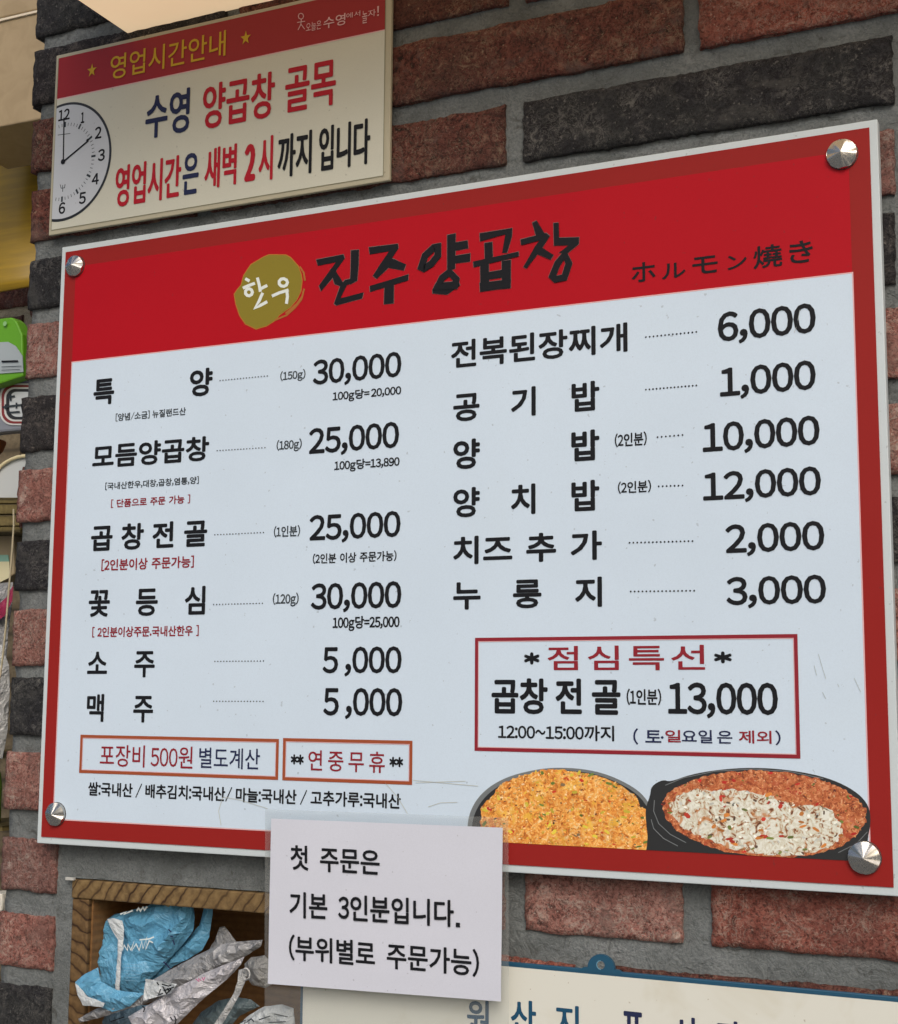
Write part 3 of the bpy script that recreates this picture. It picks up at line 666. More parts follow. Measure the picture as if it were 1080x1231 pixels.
def hst(s, lb, rt, m, off=.016, name='lettering', **k): return text(s, lb, rt, YS, m, hs, name, off * 1.15, **k)
hst('영업시간안내', (132.4, 96.5), (272, 36), M['ink_yellow'], .006)
for sx, sy in ((110.7, 84.6), (295.6, 45.6)):
    c = at(sx, sy, YS); mk('star', [(c.x + (.0064 if i % 2 == 0 else .0026) * math.sin(i * math.pi / 5), YS, c.z + (.0078 if i % 2 == 0 else .0031) * math.cos(i * math.pi / 5)) for i in range(10)], [tuple(range(10))], M['ink_yellow'], hs)
LP = M['ink_pink']
hst('오늘은', (368, 38.5), (386.5, 24), LP, 0); hst('수영', (389, 35), (415.5, 15.5), LP, .006); hst('에서', (416.5, 22.5), (433.3, 12.5), LP, 0); hst('놀', (435.5, 28.5), (442, 12), LP, 0); hst('자', (442.5, 21), (452, 10.5), LP, 0); hst('!', (453.5, 19.5), (456, 7), LP, 0)
mk('little_figure', *strokes([([(362 + 3.2 * math.cos(a * .785), 19.5 + 3.6 * math.sin(a * .785)) for a in range(8)], True), ([(357.5, 27), (367, 25.5)], False), ([(362.5, 23), (362, 29), (358.5, 36)], False), ([(362, 29), (366.5, 35)], False)], .9, YS), LP, hs)
hst('수영', (174.2, 168), (229, 104.5), NV, .014); hst('양곱창', (243, 156.5), (331.2, 84.5), M['ink_red2'], .014); hst('골목', (342.3, 137), (404.5, 70.3), M['ink_red2'], .014)
hst('영업시간', (137.8, 250), (218.7, 185.6), M['ink_red2'], .014); hst('은', (218.9, 235), (239.8, 182), NV, .014); hst('새벽', (245.3, 228), (285.3, 172), M['ink_red2'], .014)
hst('2', (293.5, 219), (308, 171.5), M['ink_red2'], .03); hst('시', (310.5, 218.5), (329, 162), M['ink_red2'], .014); hst('까지', (333.3, 214.8), (375.6, 155.5), K, .014); hst('입니다', (383, 207), (445.8, 141.3), K, .014)
# printed clock, cut off by the sign's left edge
cc0 = at(76.6, 194.4, YS); CR = at(133.8, 188, YS).x - cc0.x
def arc(r, a0, a1, n, sx=1.0): return [(cc0.x + r * math.cos(a0 + (a1 - a0) * i / n) * sx, cc0.z + r * math.sin(a0 + (a1 - a0) * i / n)) for i in range(n + 1)]
def half(r):     # part of the disc right of the face's left edge
    a = math.acos(max(-1, (fx0 + .0002 - cc0.x) / r)); return arc(r, -a, a, 48)
CRz = .0665
def scl(pts): return [(x, cc0.z + (z - cc0.z) * CRz / CR) for x, z in pts]
p = scl(half(CR)); mk('clock_rim', [(x, YS + .0003, z) for x, z in p], [tuple(range(len(p)))], mat('clock_rim_dark', (.010, .011, .013), .4), hs)
p = scl(half(CR * .957)); dial = print_mat('clock_dial', (.50, .54, .59), .4); mk('clock_dial', [(x, YS + .0001, z) for x, z in p], [tuple(range(len(p)))], dial, hs)
c5 = rg(50, 110, 6.84)
for s, a, b in (('12', (137, 247), (236, 135)), ('1', (322, 264), (356, 166)), ('2', (438, 393), (497, 283)), ('3', (463, 577), (524, 467)), ('4', (412, 772), (475, 668)), ('5', (307, 930), (368, 822)), ('6', (140, 1012), (198, 906))):
    A, Bq = c5([a, b]); hst(s, A, Bq, M['ink'], .022, 'clock_numeral')
mk('clock_hand', *strokes([(c5([(180, 577), (186, 215)]), False)], 1.5, YS - .0002), K, hs); mk('clock_hand', *strokes([(c5([(180, 577), (385, 405)]), False)], 1.8, YS - .0003), K, hs)
A = at(76.3, 194.4, YS); mk('clock_hub', [(A.x + .0030 * math.cos(i * .5236), YS - .0005, A.z + .0030 * math.sin(i * .5236)) for i in range(12)], [tuple(range(12))], K, hs)
A = at(*c5([(382, 403)])[0], YS); mk('clock_hand_tip', [(A.x + .0018 * math.cos(i * .5236), YS - .0006, A.z + .0018 * math.sin(i * .5236)) for i in range(12)], [tuple(range(12))], K, hs)
ticks = []
for i in range(-31, 32):
    a = i * math.pi / 30; r0, r1 = (.60, .655) if i % 5 else (.585, .675)
    if cc0.x + CR * r0 * math.cos(a) < fx0 + .001 or abs(i) > 17: continue
    wd = .00035 if i % 5 else .0012; ca, sa = math.cos(a), math.sin(a)
    pts = [(cc0.x + CR * ca * r - sa * s_ * wd, cc0.z + (CRz * sa * r + ca * s_ * wd)) for r, s_ in ((r0, -1), (r1, -1), (r1, 1), (r0, 1))]
    ticks.append(([(x, YS, z) for x, z in pts], [(0, 1, 2, 3)]))
mk('clock_ticks', *join(ticks), M['ink_soft'], hs)
mk('clock_marks', *strokes([(c5([(135, 358), (238, 345)]), False), (c5([(175, 770), (175, 825)]), False), (c5([(155, 765), (162, 795), (190, 792), (195, 762)]), False)], .8, YS), M['ink_soft'], hs)

# ================================================================ NOTE IN ITS CLEAR SLEEVE
film = bpy.data.materials.new('clear_film'); film.use_nodes = True; q = N(film)
out = q.t.nodes['Material Output']; tb = q.n('BsdfTransparent'); tb.inputs[0].default_value = (.93, .94, .94, 1); mx = q.n('MixShader'); mx.inputs[0].default_value = .13
q.b.inputs['Base Color'].default_value = (.62, .64, .62, 1); q.b.inputs['Roughness'].default_value = .22
v = q.co(rnd=False); q.bump(q.noise(v, 18, 3, .5, .8), .35, .01)
q.l(tb.outputs[0], mx.inputs[1]); q.l(q.b.outputs[0], mx.inputs[2]); q.l(mx.outputs[0], out.inputs[0])
YN = -.0300
P_ = [at(326.5, 984.0, YN), at(604.6, 995, YN), at(602.6, 1203.9, YN), at(322.4, 1182.5, YN)]
def warped(P, Y, n, amp, sd, curl=0.):
    V = []; Fc = []
    for j in range(n + 1):
        for i in range(n + 1):
            u, t = i / n, j / n; p_ = (P[0] * (1 - u) + P[1] * u) * (1 - t) + (P[3] * (1 - u) + P[2] * u) * t
            d = noise.noise(Vector((u * 3, t * 3, sd))) * amp - curl * (t ** 3); V.append((p_.x, Y + d, p_.z))
    for j in range(n):
        for i in range(n): k = j * (n + 1) + i; Fc.append((k, k + n + 1, k + n + 2, k + 1))
    return V, Fc
fl = [at(318.5, 972.5, -.0262), at(611, 983, -.0262), at(612, 1262, -.0262), at(318, 1248, -.0262)]
fo = mk('plastic_sleeve', *warped(fl, -.0258, 14, .0008, 4, .0), film, None, True, loc=(.4, -.026, 1.25))
tag(fo, 'clear plastic sleeve taped over the lower edge of the menu board behind the paper note', 'plastic sleeve')
note = thing('paper_note', 'white paper note with three printed lines hanging below the menu board', 'note', (.39, YN, 1.28))
so_ = mk('sheet', *warped(P_, YN, 10, .0006, 1), M['paper'], note, False)
sm = so_.modifiers.new('thick', 'SOLIDIFY'); sm.thickness = .0004; sm.offset = 1
n3 = rg(300, 960, 2.571)
YQ = YN - .0012
for s, qd in (('첫 주문은', [(127, 143), (403, 158), (403, 238), (127, 220)]), ('기본 3인분입니다', [(124, 287), (632, 314), (632, 398), (124, 368)]), ('(부위별로 주문가능)', [(122, 421), (710, 468), (710, 551), (122, 498)])):
    quad_text(s, *n3(qd), YQ, K, note, 'lettering', .020, sp=.45)
mk('full_stop', *poly(n3([(638, 383), (651, 384), (651, 398), (638, 397)]), YQ), K, note)

# ================================================================ ORIGIN SIGN AT THE BOTTOM
YO = -.011
og = thing('origin_sign', 'cream sign with a teal rim and hanging tab below the menu board', 'sign', (.56, YO, 1.02))
OX0, OX1, OZ0, OZ1 = .2975, .866, 1.02, 1.3110
teal = mat('teal_plastic', (.012, .075, .14), .35)
def tab():
    n = 24; V = []; cx, cz, r = .5868, OZ1 + .0005, .0118
    prof = [(cx - .02, OZ1 - .002), (cx - .0155, OZ1 + .0012)] + [(cx + r * math.cos(math.pi - i * math.pi / n), cz + .001 + r * .95 * math.sin(math.pi - i * math.pi / n)) for i in range(n + 1)] + [(cx + .0155, OZ1 + .0012), (cx + .02, OZ1 - .002)]
    m = len(prof)
    return [(x, YO, z) for x, z in prof] + [(x, -.0075, z) for x, z in prof], [tuple(range(m)), tuple(range(2 * m - 1, m - 1, -1))] + [(i, m + i, m + (i + 1) % m, (i + 1) % m) for i in range(m)]
bevel(mk('rim', *bx(OX0, OX1, YO + .0003, -.0077, OZ0, OZ1), teal, og), .001)
mk('hanging_tab', *tab(), teal, og)
hc = (.5868, OZ1 + .0042)
mk('tab_hole', [(hc[0] + .0034 * math.cos(i * .5236), YO - .0003, hc[1] + .0034 * math.sin(i * .5236)) for i in range(12)], [tuple(range(12))], M['mortar'], og)
mk('tab_hole_rim', *join([([(hc[0] + r * math.cos(a * .5236 + d), YO - .0006, hc[1] + r * math.sin(a * .5236 + d)) for a, d in ((i, 0), (i + 1, 0)) for r in ((.0033, .0040) if a == i else (.0040, .0033))], [(0, 1, 2, 3)]) for i in range(3, 9)]), mat('teal_highlight', (.12, .3, .42), .3), og)
cf = mat('cream_stained_face', (.66, .64, .54), .45); q = N(cf); v = q.co(rnd=False)
c = q.mix(q.ramp(q.noise(v, 9, 4, .65, .8), [(.55, 0.), (.8, .45)]), (.66, .67, .61), (.45, .40, .25)); c = q.mix(q.ramp(q.noise(v, 260, 2), [(.72, 0.), (.75, .5)]), c, (.25, .18, .1)); q.color(c)
mk('face', *rect(OX0 + .0035, OX1 - .0035, OZ0 + .0035, OZ1 - .0038, YO - .0004), cf, og)
YG = YO - .0008
o3 = rg(300, 960, 2.571); o4 = rg(600, 1030, 2.25)
for s, a, m_ in (('원', o3([(672, 725), (742, 626)]), M['ink_teal']), ('산', o3([(808, 726), (886, 627)]), M['ink_teal']), ('지', o3([(946, 742), (1018, 642)]), M['ink_teal']),
                 ('표', o4([(333, 512), (392, 422)]), NV), ('시', o4([(472, 525), (530, 436)]), NV), ('판', o4([(590, 538), (655, 447)]), NV)):
    text(s, a[0], a[1], YG, m_, og, 'lettering', .018)

# ================================================================ PACKETS IN THE BOX
def crumple(name, pts, Y, thick, amp, mt, parent, seed, dens=5., smooth=False, tilt=0., fs_=1.):
    """pillow-like crumpled film: front and back skins meeting along the outline"""
    rnd = random.Random(seed); P = []
    n = len(pts)
    for i in range(n):
        a, b = Vector(pts[i]), Vector(pts[(i + 1) % n]); k = max(1, int((b - a).length / dens))
        for j in range(k): P.append(a.lerp(b, j / k) + Vector((rnd.uniform(-.3, .3), rnd.uniform(-.3, .3))) * (j > 0))
    m = len(P); pt = [tuple(p_) for p_ in P]; pin = [tuple(p_) for p_ in P]
    x0, x1 = min(p_[0] for p_ in pt), max(p_[0] for p_ in pt); y0, y1 = min(p_[1] for p_ in pt), max(p_[1] for p_ in pt)
    area = 0
    for _ in range(int((x1 - x0) * (y1 - y0) / (dens * dens) * 1.3)):
        x, y = rnd.uniform(x0, x1), rnd.uniform(y0, y1)
        if in_poly(x, y, pt): pin.append((x, y))
    vs, es, fs, *_ = delaunay_2d_cdt([Vector(p_) for p_ in pin], [], [list(range(m))], 1, 1e-4)
    def edge_d(x, y):
        return min(abs((b[0] - a[0]) * (a[1] - y) - (a[0] - x) * (b[1] - a[1])) / (math.hypot(b[0] - a[0], b[1] - a[1]) + 1e-6) if 0 <= ((x - a[0]) * (b[0] - a[0]) + (y - a[1]) * (b[1] - a[1])) / ((b[0] - a[0]) ** 2 + (b[1] - a[1]) ** 2 + 1e-9) <= 1 else math.hypot(x - a[0], y - a[1]) for a, b in zip(pts, pts[1:] + pts[:1]))
    cx = (x0 + x1) / 2; cy = (y0 + y1) / 2; V = []; Fc = []
    for side in (-1, 1):
        for p_ in vs:
            d = edge_d(p_.x, p_.y); bulge = thick * min(1, d / 14) ** .6
            q_ = Vector((p_.x * .045 * fs_, p_.y * .06 * fs_, seed * 3.3))
            rid = (1 - abs(noise.noise(q_)) * 2) * amp + noise.noise(q_ * 3.1) * amp * .45
            W = at(p_.x, p_.y, Y); yy = Y + tilt * (p_.y - cy) / 100 + (side * bulge * .5 - rid * min(1, d / 5) if side < 0 else bulge * .3)
            V.append((W.x, yy, W.z))
    nn = len(vs)
    for f in fs: Fc.append(tuple(f)); Fc.append(tuple(i + nn for i in reversed(f)))
    eo = {}
    for f in fs:
        for i in range(len(f)):
            e = tuple(sorted((f[i], f[(i + 1) % len(f)]))); eo[e] = eo.get(e, 0) + 1
    for (a, b), c_ in eo.items():
        if c_ == 1: Fc.append((a, b, b + nn, a + nn))
    return mk(name, V, Fc, mt, parent, smooth)
def foil(name, c, rough, metal=0., crease=.6):
    m = mat(name, c, rough, metal); q = N(m); v = q.co(rnd=False)
    a = q.noise(v, 28, 4, .6, 1.8); b = q.noise(v, 90, 3, .6, 1.)
    q.color(q.mix(q.ramp(a, [(.3, .45), (.6, 0.)]), c, tuple(x * .6 for x in c))); n1 = q.bump(a, crease, .012); q.bump(b, crease * .6, .004, n1); return m
M['blue_film'] = foil('blue_wrapper', (.12, .36, .56), .38); M['white_film'] = foil('white_wrapper', (.55, .60, .63), .4)
M['grey_film'] = foil('grey_wrapper', (.31, .32, .335), .34, .12, .9); M['silver_film'] = foil('silver_wrapper', (.52, .52, .56), .3, .1, .9)
M['dark_film'] = foil('dark_teal_wrapper', (.12, .17, .19), .35); M['pearl'] = foil('pearl_wrapper', (.45, .46, .46), .3, .05, .8)
zc = rg(80, 1050, 4.32)
def pk_thing(name, label, cat, px, py, Y): return thing(name, label, cat, at(px, py, Y), 'crumpled packets in the wooden box' if cat == 'packet' else None)
blue = pk_thing('snack_wrapper', 'crumpled blue wrapper with white script standing in the wooden box', 'wrapper', 165, 1195, .03)
crumple('body', zc([(212, 238), (250, 212), (400, 175), (500, 140), (570, 138), (655, 150), (666, 230), (658, 300), (600, 375), (530, 450), (470, 520), (425, 560), (400, 640), (270, 640), (170, 590), (168, 480), (185, 330)]), .026, .018, .0075, M['blue_film'], blue, 2, 5.5, fs_=.6)
crumple('side_flap', zc([(722, 165), (765, 160), (755, 240), (742, 330), (705, 400), (640, 440), (560, 480), (480, 540), (440, 585), (430, 540), (530, 440), (640, 330), (690, 270)]), .034, .008, .003, M['blue_film'], blue, 5, 5)
crumple('lower_flap', zc([(45, 565), (100, 520), (165, 488), (180, 560), (260, 605), (400, 625), (330, 690), (240, 720), (190, 700), (90, 640)]), -.010, .010, .004, M['blue_film'], blue, 8, 5)
crumple('white_hem', zc([(45, 570), (60, 580), (110, 640), (200, 672), (190, 695), (85, 685), (55, 620)]), -.018, .004, .001, M['white_film'], blue, 9, 4)
crumple('white_seam', zc([(212, 238), (245, 232), (290, 245), (300, 290), (297, 345), (285, 430), (276, 610), (252, 610), (266, 430), (268, 345), (235, 290)]), .0085, .004, .001, M['white_film'], blue, 11, 4)
crumple('white_lining', zc([(150, 370), (165, 310), (205, 305), (185, 400), (172, 455), (155, 420)]), .034, .004, .001, M['white_film'], blue, 12, 4)
YW = .0075
ink_w = M['ink_white']
mk('script', *strokes([(zc([(290, 345), (292, 400), (300, 372), (318, 400), (320, 368), (335, 398), (352, 350), (340, 402), (362, 365), (378, 400), (392, 352), (398, 390), (418, 330), (412, 395), (430, 350), (450, 360)]), False), (zc([(380, 345), (430, 340), (455, 330)]), False)], 1.5, YW), ink_w, blue)
mk('print_lines', *strokes([(zc([(288 + i * 3, 470 + i * 17), (395 - i * 4, 474 + i * 17)]), False) for i in range(6)], .5, YW), mat('ink_light_blue', (.22, .42, .58), .4), blue)
mk('print_top', *strokes([(zc([(280, 212), (310, 200), (300, 212), (345, 192)]), False), (zc([(365, 195), (375, 180), (385, 195), (398, 175), (405, 190), (420, 172)]), False)], 2.0, YW + .003), ink_w, blue)
mk('print_badge', *poly(zc([(508, 148), (530, 140), (552, 148), (545, 165), (530, 175), (512, 166)]), YW + .004), mat('badge_olive', (.2, .17, .05), .5), blue)
mk('print_dark', *strokes([(zc([(530, 290), (545, 305)]), False), (zc([(540, 325), (556, 330)]), False), (zc([(553, 345), (562, 370)]), False), (zc([(505, 458), (545, 500)]), False)], 1.6, YW), M['ink_navy'], blue)
g1 = pk_thing('plastic_packet', 'long dark grey crumpled packet lying across the box behind the silver one', 'packet', 200, 1215, .02)
crumple('film', zc([(435, 560), (560, 490), (660, 435), (760, 385), (860, 355), (1020, 345), (1010, 380), (930, 430), (800, 500), (640, 590), (500, 650), (330, 700), (190, 745), (70, 775), (62, 755), (150, 705), (300, 665), (400, 630)]), -.006, .012, .0045, M['grey_film'], g1, 21, 5)
g2 = pk_thing('plastic_packet', 'silver crumpled packet with a small pink mark in front of the dark grey one', 'packet', 220, 1220, .0)
crumple('film', zc([(560, 600), (640, 560), (720, 515), (830, 470), (925, 432), (905, 475), (840, 545), (760, 610), (690, 670), (620, 740), (560, 800), (350, 800), (320, 745), (430, 680)]), -.014, .010, .005, M['silver_film'], g2, 24, 5)
mk('pink_mark', *strokes([(zc([(672, 548), (690, 562), (686, 545), (700, 556)]), False), (zc([(705, 540), (712, 555), (720, 538)]), False)], 1.0, -.0262), mat('ink_magenta', (.5, .06, .22), .5), g2)
mk('dark_print', *strokes([(zc([(395, 690), (408, 700), (400, 720)]), False), (zc([(560, 740), (570, 760), (562, 790)]), False), (zc([(540, 745), (552, 765)]), False), (zc([(230, 770), (300, 745)]), False)], 1.4, -.0262), K, g2)
g3 = pk_thing('plastic_packet', 'pale grey twisted strip of wrapper curling down at the front of the box', 'packet', 270, 1225, .0)
crumple('film', zc([(895, 500), (930, 490), (940, 530), (905, 620), (860, 700), (800, 800), (755, 800), (820, 705), (868, 625), (890, 560)]), -.016, .008, .002, M['pearl'], g3, 27, 4.5, True)
g4 = pk_thing('paper_label', 'white torn paper label with black print on the grey packet', 'paper label', 190, 1200, -.008)
mk('sheet', *warped([at(*p_, -.022) for p_ in zc([(412, 547), (576, 574), (545, 622), (399, 660)])], -.0225, 6, .002, 3), M['white_film'], g4)
mk('print', *strokes([(zc([(490, 600), (478, 632), (502, 622)]), False), (zc([(500, 585), (520, 625), (545, 600)]), False), (zc([(505, 610), (560, 590)]), False), (zc([(470, 565), (480, 580)]), False), (zc([(495, 575), (530, 585), (545, 580)]), False), (zc([(525, 595), (535, 615)]), False)], 1.6, -.0262), K, g4)
g5 = pk_thing('plastic_packet', 'small upright grey corner of wrapper poking up behind the dark grey packet', 'packet', 265, 1140, .04)
crumple('film', zc([(735, 405), (770, 350), (795, 280), (822, 275), (850, 310), (880, 350), (870, 420), (780, 430)]), .040, .008, .003, M['grey_film'], g5, 31, 5)
g6 = pk_thing('plastic_packet', 'dark teal packet half hidden low in the right of the box', 'packet', 270, 1215, .03)
crumple('film', zc([(640, 800), (700, 720), (790, 660), (880, 640), (960, 655), (1005, 690), (900, 740), (850, 800)]), .030, .01, .003, M['dark_film'], g6, 33, 5)
g7 = pk_thing('plastic_packet', 'rounded grey packet tucked at the right side of the box', 'packet', 310, 1180, .04)
crumple('film', zc([(925, 470), (960, 435), (1030, 425), (1075, 470), (1080, 570), (1030, 595), (965, 580), (935, 530)]), .045, .015, .003, M['pearl'], g7, 36, 6)
g8 = pk_thing('plastic_packet', 'whitish patterned packet at the bottom right of the box under the sleeve', 'packet', 325, 1225, .01)
crumple('film', zc([(870, 810), (950, 735), (1030, 690), (1120, 680), (1180, 700), (1190, 810)]), .008, .012, .004, M['white_film'], g8, 39, 6)
mk('print', *strokes([(zc([(905, 775), (930, 762), (925, 780), (960, 755), (975, 770)]), False), (zc([(1000, 760), (1060, 740)]), False), (zc([(1080, 730), (1150, 745)]), False), (zc([(1050, 775), (1140, 770)]), False)], 1.5, -.008), M['ink_soft'], g8)
g9 = pk_thing('plastic_packet', 'slate blue packet lying at the bottom left of the box', 'packet', 130, 1228, .03)
crumple('film', zc([(100, 810), (190, 735), (310, 690), (440, 680), (430, 810)]), .030, .01, .003, foil('slate_wrapper', (.10, .17, .23), .35), g9, 41, 5)
# ring of wire on the grey packet
A = at(*zc([(942, 520)])[0], -.018); V = []; Fc = []; n1, n2 = 16, 6
for i in range(n1):
    for j in range(n2):
        a, b = i * 2 * math.pi / n1, j * 2 * math.pi / n2; rr = .0042 + .0008 * math.cos(b); V.append((A.x + rr * math.cos(a), -.021 + .0008 * math.sin(b), A.z + rr * 1.2 * math.sin(a)))
        Fc.append((i * n2 + j, ((i + 1) % n1) * n2 + j, ((i + 1) % n1) * n2 + (j + 1) % n2, i * n2 + (j + 1) % n2))
tag(mk('ring', V, Fc, M['pearl'], None, True, loc=(A.x, -.021, A.z - .005)), 'small pale ring on the twisted wrapper strip in the wooden box', 'ring')

# ================================================================ BEYOND THE WALL'S LEFT END
def slab(name, pts, Y, depth, m, parent, bev=.0, Ytop=None):
    """solid whose front outline was measured on the photograph, depth metres thick"""
    n = len(pts); fr = [tuple(at(*p_, Y)) for p_ in pts]; bk = [(x, y + depth, z) for x, y, z in fr]
    o = mk(name, fr + bk, [tuple(range(n)), tuple(range(2 * n - 1, n - 1, -1))] + [(i, n + i, n + (i + 1) % n, (i + 1) % n) for i in range(n)], m, parent)
    if bev: bevel(o, bev)
    return o
cream_b = mat('cream_board', (.46, .35, .20), .45); q = N(cream_b); v = q.co(rnd=False)
q.color(q.mix(q.ramp(q.noise(v, 30, 4, .6, 1.), [(.35, .4), (.6, 0.)]), (.38, .29, .17), (.26, .19, .10)))
ca = thing('hood', 'cream hood board in the shop beyond the left end of the brick wall', 'hood', at(0, 152, .34))
slab('upper_panel', [(-70, -70), (75, -70), (75, 4), (-70, 38)], .34, .14, cream_b, ca, .002)
slab('trim', [(-70, 39), (75, 5), (75, 7.5), (-70, 42)], .337, .14, mat('trim_pale', (.7, .62, .48), .4), ca)
slab('lower_panel', [(-70, 43), (75, 8.5), (75, 138), (-70, 166)], .34, .14, cream_b, ca, .002)
# ochre vinyl valance, bulging forward at its lower part
och = mat('ochre_vinyl', (.36, .225, .03), .45); q = N(och); v = q.co(scale=(1, 1, 14), rnd=False)
q.color(q.mix(q.ramp(q.noise(v, 6, 4, .6, .4), [(.4, .35), (.62, 0.)]), (.36, .225, .008), (.13, .085, .008)))
V = []; Fc = []; n = 14
for i in range(n + 1):
    t = i / n
    for px in (-80, 75):
        y = 150 + t * 200 - (px) * .18; p_ = at(px, y, .50 + .03 * math.cos(t * 2.6)); V.append(tuple(p_))
for i in range(n): Fc.append((2 * i, 2 * i + 2, 2 * i + 3, 2 * i + 1))
ov = mk('valance', V, Fc, och, None, True, loc=tuple(at(0, 350, .40))); md = ov.modifiers.new('thick', 'SOLIDIFY'); md.thickness = .004
tag(ov, 'ochre yellow curved panel below the cream hood left of the brick wall', 'panel')
bw = thing('back_wall', 'brown brick wall with pale mortar far behind the shelf goods', 'wall', (-.6, .70, 0))
mk('mortar', *bx(-1.3, .6, .705, .80, 0, 3.0), M['mortar_cream'], bw)
for r_ in range(9):
    for c_ in range(6):
        x = -1.0 + c_ * .215 + (r_ % 2) * .1; z0 = 1.62 + r_ * .073 + .0
        if x > .1: continue
        o = brick(x, x + .195, z0, z0 + .056, 'brown', .700, bw); o.location.x -= bw.location.x; o.location.y -= bw.location.y
# green packet with a hang hole
gp = thing('green_packet', 'green packet with a grey label hanging left of the brick wall', 'packet', at(10, 460, .14))
green = mat('green_film', (.12, .36, .012), .35); slab('body', [(-45, 392), (-10, 384), (14, 381), (20, 386), (27, 402), (28, 452), (-8, 464), (-45, 468)], .14, .018, green, gp, .002)
slab('label', [(-40, 413), (10, 411), (19, 416), (27, 428), (28, 447), (0, 449), (-40, 452)], .1385, .001, mat('label_grey', (.36, .42, .45), .5), gp)
mk('print', *strokes([([(2, 434.5), (22, 434)], False)], 2.0, .137), K, gp); mk('small_print', *strokes([([(2, 441), (26, 440)], False), ([(2, 445), (24, 444)], False)], .7, .137), M['ink_soft'], gp)
A = at(6, 389, .137); mk('hang_hole', [(A.x + .003 * math.cos(i * .5236), A.y, A.z + .003 * math.sin(i * .5236)) for i in range(12)], [tuple(range(12))], mat('hole_pale_green', (.25, .5, .2), .4), gp)
# grey packet with a round emblem
ep = thing('emblem_packet', 'grey packet with ringed red and black emblem below the green packet', 'packet', at(8, 525, .16))
slab('body', [(-50, 452), (26, 455), (29, 470), (30, 517), (-50, 524)], .16, .02, mat('packet_grey', (.22, .24, .28), .45), ep, .003)
def rrect(cx, cy, w_, h_, r_, n=6):
    pts = []
    for sx, sy, a0 in ((1, 1, 0), (-1, 1, 90), (-1, -1, 180), (1, -1, 270)):
        for i in range(n + 1): a = R(a0 + 90 * i / n); pts.append((cx + sx * (w_ - r_) + r_ * math.cos(a), cy + sy * (h_ - r_) + r_ * math.sin(a)))
    return pts
for i, (k_, m_) in enumerate(((1, mat('emblem_white', (.6, .62, .6), .4)), (.93, mat('emblem_red', (.22, .03, .03), .4)), (.82, mat('emblem_white_in', (.6, .62, .6), .4)), (.74, mat('emblem_black', (.02, .02, .022), .4)), (.60, mat('emblem_grey', (.52, .56, .58), .4)))):
    mk('emblem_ring', *poly(rrect(29, 486, 29 * k_, 25 * k_, 15 * k_), .1585 - i * .0002), m_, ep)
mk('emblem_print', *strokes([([(10, 478), (18, 476)], False), ([(3, 489.5), (27, 486.5)], False), ([(10, 496), (24, 495)], False), ([(13, 474), (13, 482)], False), ([(20, 484), (20, 491)], False), ([(7, 486), (7, 492)], False)], 2.2, .1565), M['ink_soft'], ep)
# brown wooden bowl, pale lidded tub, slatted rack and small goods
def disc_obj(name, px, py, Y, r, prof, m, parent=None, seg=40):
    """turned shape about a vertical axis: prof is a list of (radius factor, height)"""
    c = at(px, py, Y); V = []; Fc = []
    for rf, h in prof:
        for i in range(seg): a = i * 2 * math.pi / seg; V.append((c.x + r * rf * math.cos(a), c.y + r * rf * math.sin(a), c.z + h))
    for k_ in range(len(prof) - 1):
        for i in range(seg): j = (i + 1) % seg; Fc.append((k_ * seg + i, k_ * seg + j, (k_ + 1) * seg + j, (k_ + 1) * seg + i))
    return mk(name, V, Fc, m, parent, True, loc=None if parent else tuple(c))
bwl = wood_mat('brown_wood', (.10, .025, .008), (.28, .085, .02), (.36, .12, .03), 20, (0, 0, 0), 1.5, 'Z')
bo = thing('wooden_bowl', 'reddish brown wooden bowl on the shelf below the emblem packet', 'bowl', at(-2, 552, .20))
disc_obj('body', -28, 552, .22, .036, [(.0, 0), (.6, 0), (.9, .012), (1.0, .022), (1.0, .024), (.94, .024), (.85, .013), (.5, .004), (0, .004)], bwl, bo)
def tube(pts, r, m, parent, name, loc=None, seg=8):
    V = []; Fc = []
    for i, p_ in enumerate(pts):
        p_ = Vector(p_); d = (Vector(pts[min(i + 1, len(pts) - 1)]) - Vector(pts[max(i - 1, 0)])).normalized(); u = d.orthogonal().normalized(); w_ = d.cross(u)
        for j in range(seg): a = j * 2 * math.pi / seg; V.append(tuple(p_ + (u * math.cos(a) + w_ * math.sin(a)) * r))
    for i in range(len(pts) - 1):
        for j in range(seg): k_ = (j + 1) % seg; Fc.append((i * seg + j, i * seg + k_, (i + 1) * seg + k_, (i + 1) * seg + j))
    return mk(name, V, Fc, m, parent, True, loc=loc)
pl = thing('plate', 'grey plate with a cream rim leaning on the shelf left of the wall', 'plate', at(15, 600, .12))
ctr = (33, 603); pr = [(ctr[0] + 52 * math.cos(a * math.pi / 24), ctr[1] - 57 * math.sin(a * math.pi / 24)) for a in range(25)]
slab('dish', pr, .125, .006, mat('plate_grey', (.50, .53, .53), .3), pl, .001)
tube([at(*p_, .122) for p_ in [(ctr[0] + 50 * math.cos(a * math.pi / 24), ctr[1] - 55 * math.sin(a * math.pi / 24)) for a in range(25)]], .0022, mat('plate_cream_rim', (.68, .60, .36), .35), pl, 'rim')
olive = wood_mat('olive_wood', (.04, .03, .01), (.13, .10, .035), (.2, .155, .06), 16, (0, 0, 0), 1.5, 'Z')
ra = thing('shelf_rack', 'olive brown wooden shelf rack standing left of the brick wall', 'shelf', at(0, 640, .12))
for i, (y0, y1) in enumerate(((600, 607), (608.5, 620), (621.5, 634), (635, 642))):
    slab('slat', [(-90, y0 - 2), (24, y0 - 2), (24, y1 - 2), (-90, y1 - 2)], .118 + .002 * (i % 2), .012, olive, ra, .001)
slab('post', [(-90, 560), (-76, 560), (-76, 1225), (-90, 1225)], .14, .03, olive, ra)
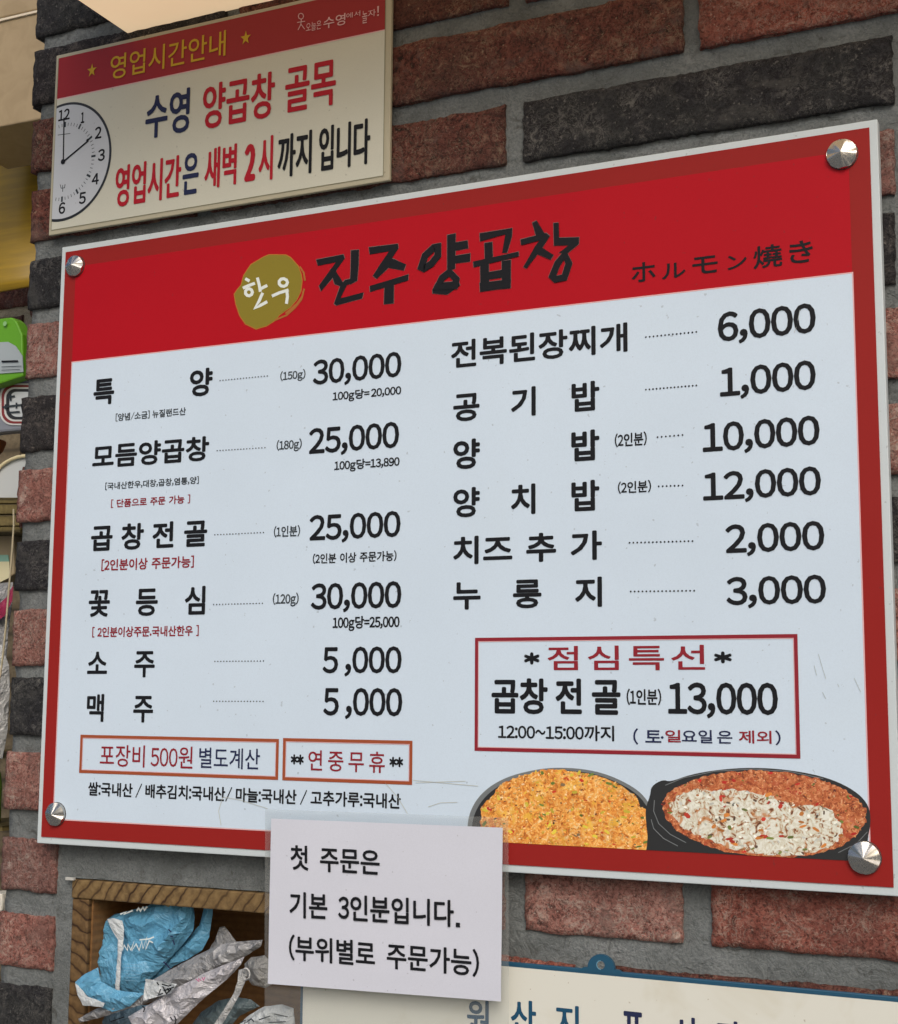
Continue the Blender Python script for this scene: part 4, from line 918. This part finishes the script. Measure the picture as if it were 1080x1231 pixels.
slab('shelf_board', [(-90, 640), (24, 638), (24, 641), (-90, 643)], .132, .30, olive, ra)
slab('back_panel', [(-95, 500), (24, 500), (24, 1225), (-95, 1225)], .46, .01, wood_mat('dim_wood', (.05, .04, .025), (.13, .10, .06), (.2, .16, .1), 9, (0, 0, 0), 1.5, 'Z'), ra)
slab('shelf_board', [(-90, 905), (12, 905), (12, 912), (-90, 912)], .135, .30, olive, ra)
wt = thing('paper_pack', 'pale cream and teal pack lying under the slatted shelf', 'packet', at(5, 700, .16))
slab('body', [(-70, 644), (17, 641), (17, 690), (8, 697), (-10, 702), (-70, 706)], .16, .05, mat('pack_tan', (.36, .29, .18), .5), wt, .002)
slab('cream_patch', [(-66, 676), (11, 675), (12, 694), (0, 700), (-66, 703)], .158, .001, mat('pack_cream', (.66, .62, .40), .45), wt)
slab('teal_stripe', [(-66, 668), (10, 667), (11, 675), (-66, 677)], .1582, .001, mat('pack_teal', (.22, .42, .34), .45), wt)
pb = thing('pink_packet', 'grey packet with a magenta corner beside the hanging string', 'packet', at(5, 770, .14))
crumple('film', [(-60, 705), (16, 700), (15, 725), (10, 760), (8, 790), (-60, 800)], .145, .02, .005, M['grey_film'], pb, 51, 7)
crumple('magenta_corner', [(-20, 745), (8, 718), (16, 704), (15, 722), (6, 740), (-10, 752)], .128, .004, .001, foil('magenta_film', (.30, .02, .07), .35), pb, 52, 5)
cbg = thing('clear_bag', 'crumpled clear plastic bag against the left end of the brick wall', 'plastic bag', at(3, 890, .08))
crumple('film', [(-50, 780), (2, 775), (11, 800), (12, 830), (9, 880), (3, 912), (-50, 918)], .085, .03, .008, M['pearl'], cbg, 55, 6)
gb = thing('green_bottle', 'green bottle at the left edge beside the brick wall', 'bottle', at(-6, 990, .10))
gg = mat('green_glass', (.10, .20, .02), .15); gg.node_tree.nodes['Principled BSDF'].inputs['Transmission Weight'].default_value = .2
c0 = at(-14, 992, .10)
disc_obj('body', -14, 992, .10, .0135, [(0, 0), (.9, 0), (1, .004), (1, .045), (.85, .058), (.4, .07), (.36, .082), (0, .082)], gg, gb)
disc_obj('cap', -14, 992, .10, .0058, [(1, .082), (1, .090), (0, .090)], mat('bottle_cap', (.45, .42, .1), .4), gb)
slab('shelf_board', [(-90, 993), (3, 993), (3, 999), (-90, 999)], .07, .2, olive, ra)
st = [(16.5, 612), (16.8, 630), (15, 660), (12.5, 690), (9.5, 725), (7, 755), (4, 785), (1, 810), (-6, 840)]
tube([at(*p_, .045) for p_ in st], .0011, mat('tan_cord', (.42, .37, .25), .7), None, 'string', loc=tuple(at(-6, 840, .045)))
tag(bpy.data.objects['string'], 'tan string hanging down beside the left end of the brick wall', 'string')
wc = slab('white_cup', [(-20, 1074), (2.2, 1074), (3.2, 1085), (1.5, 1096), (-20, 1098)], .05, .03, mat('cup_white', (.7, .68, .6), .4), None, .002)
tag(wc, 'pale cup edge at the left edge level with the lower red bricks', 'cup')
print('bricks', nb[0], 'glyphs', len(_g))
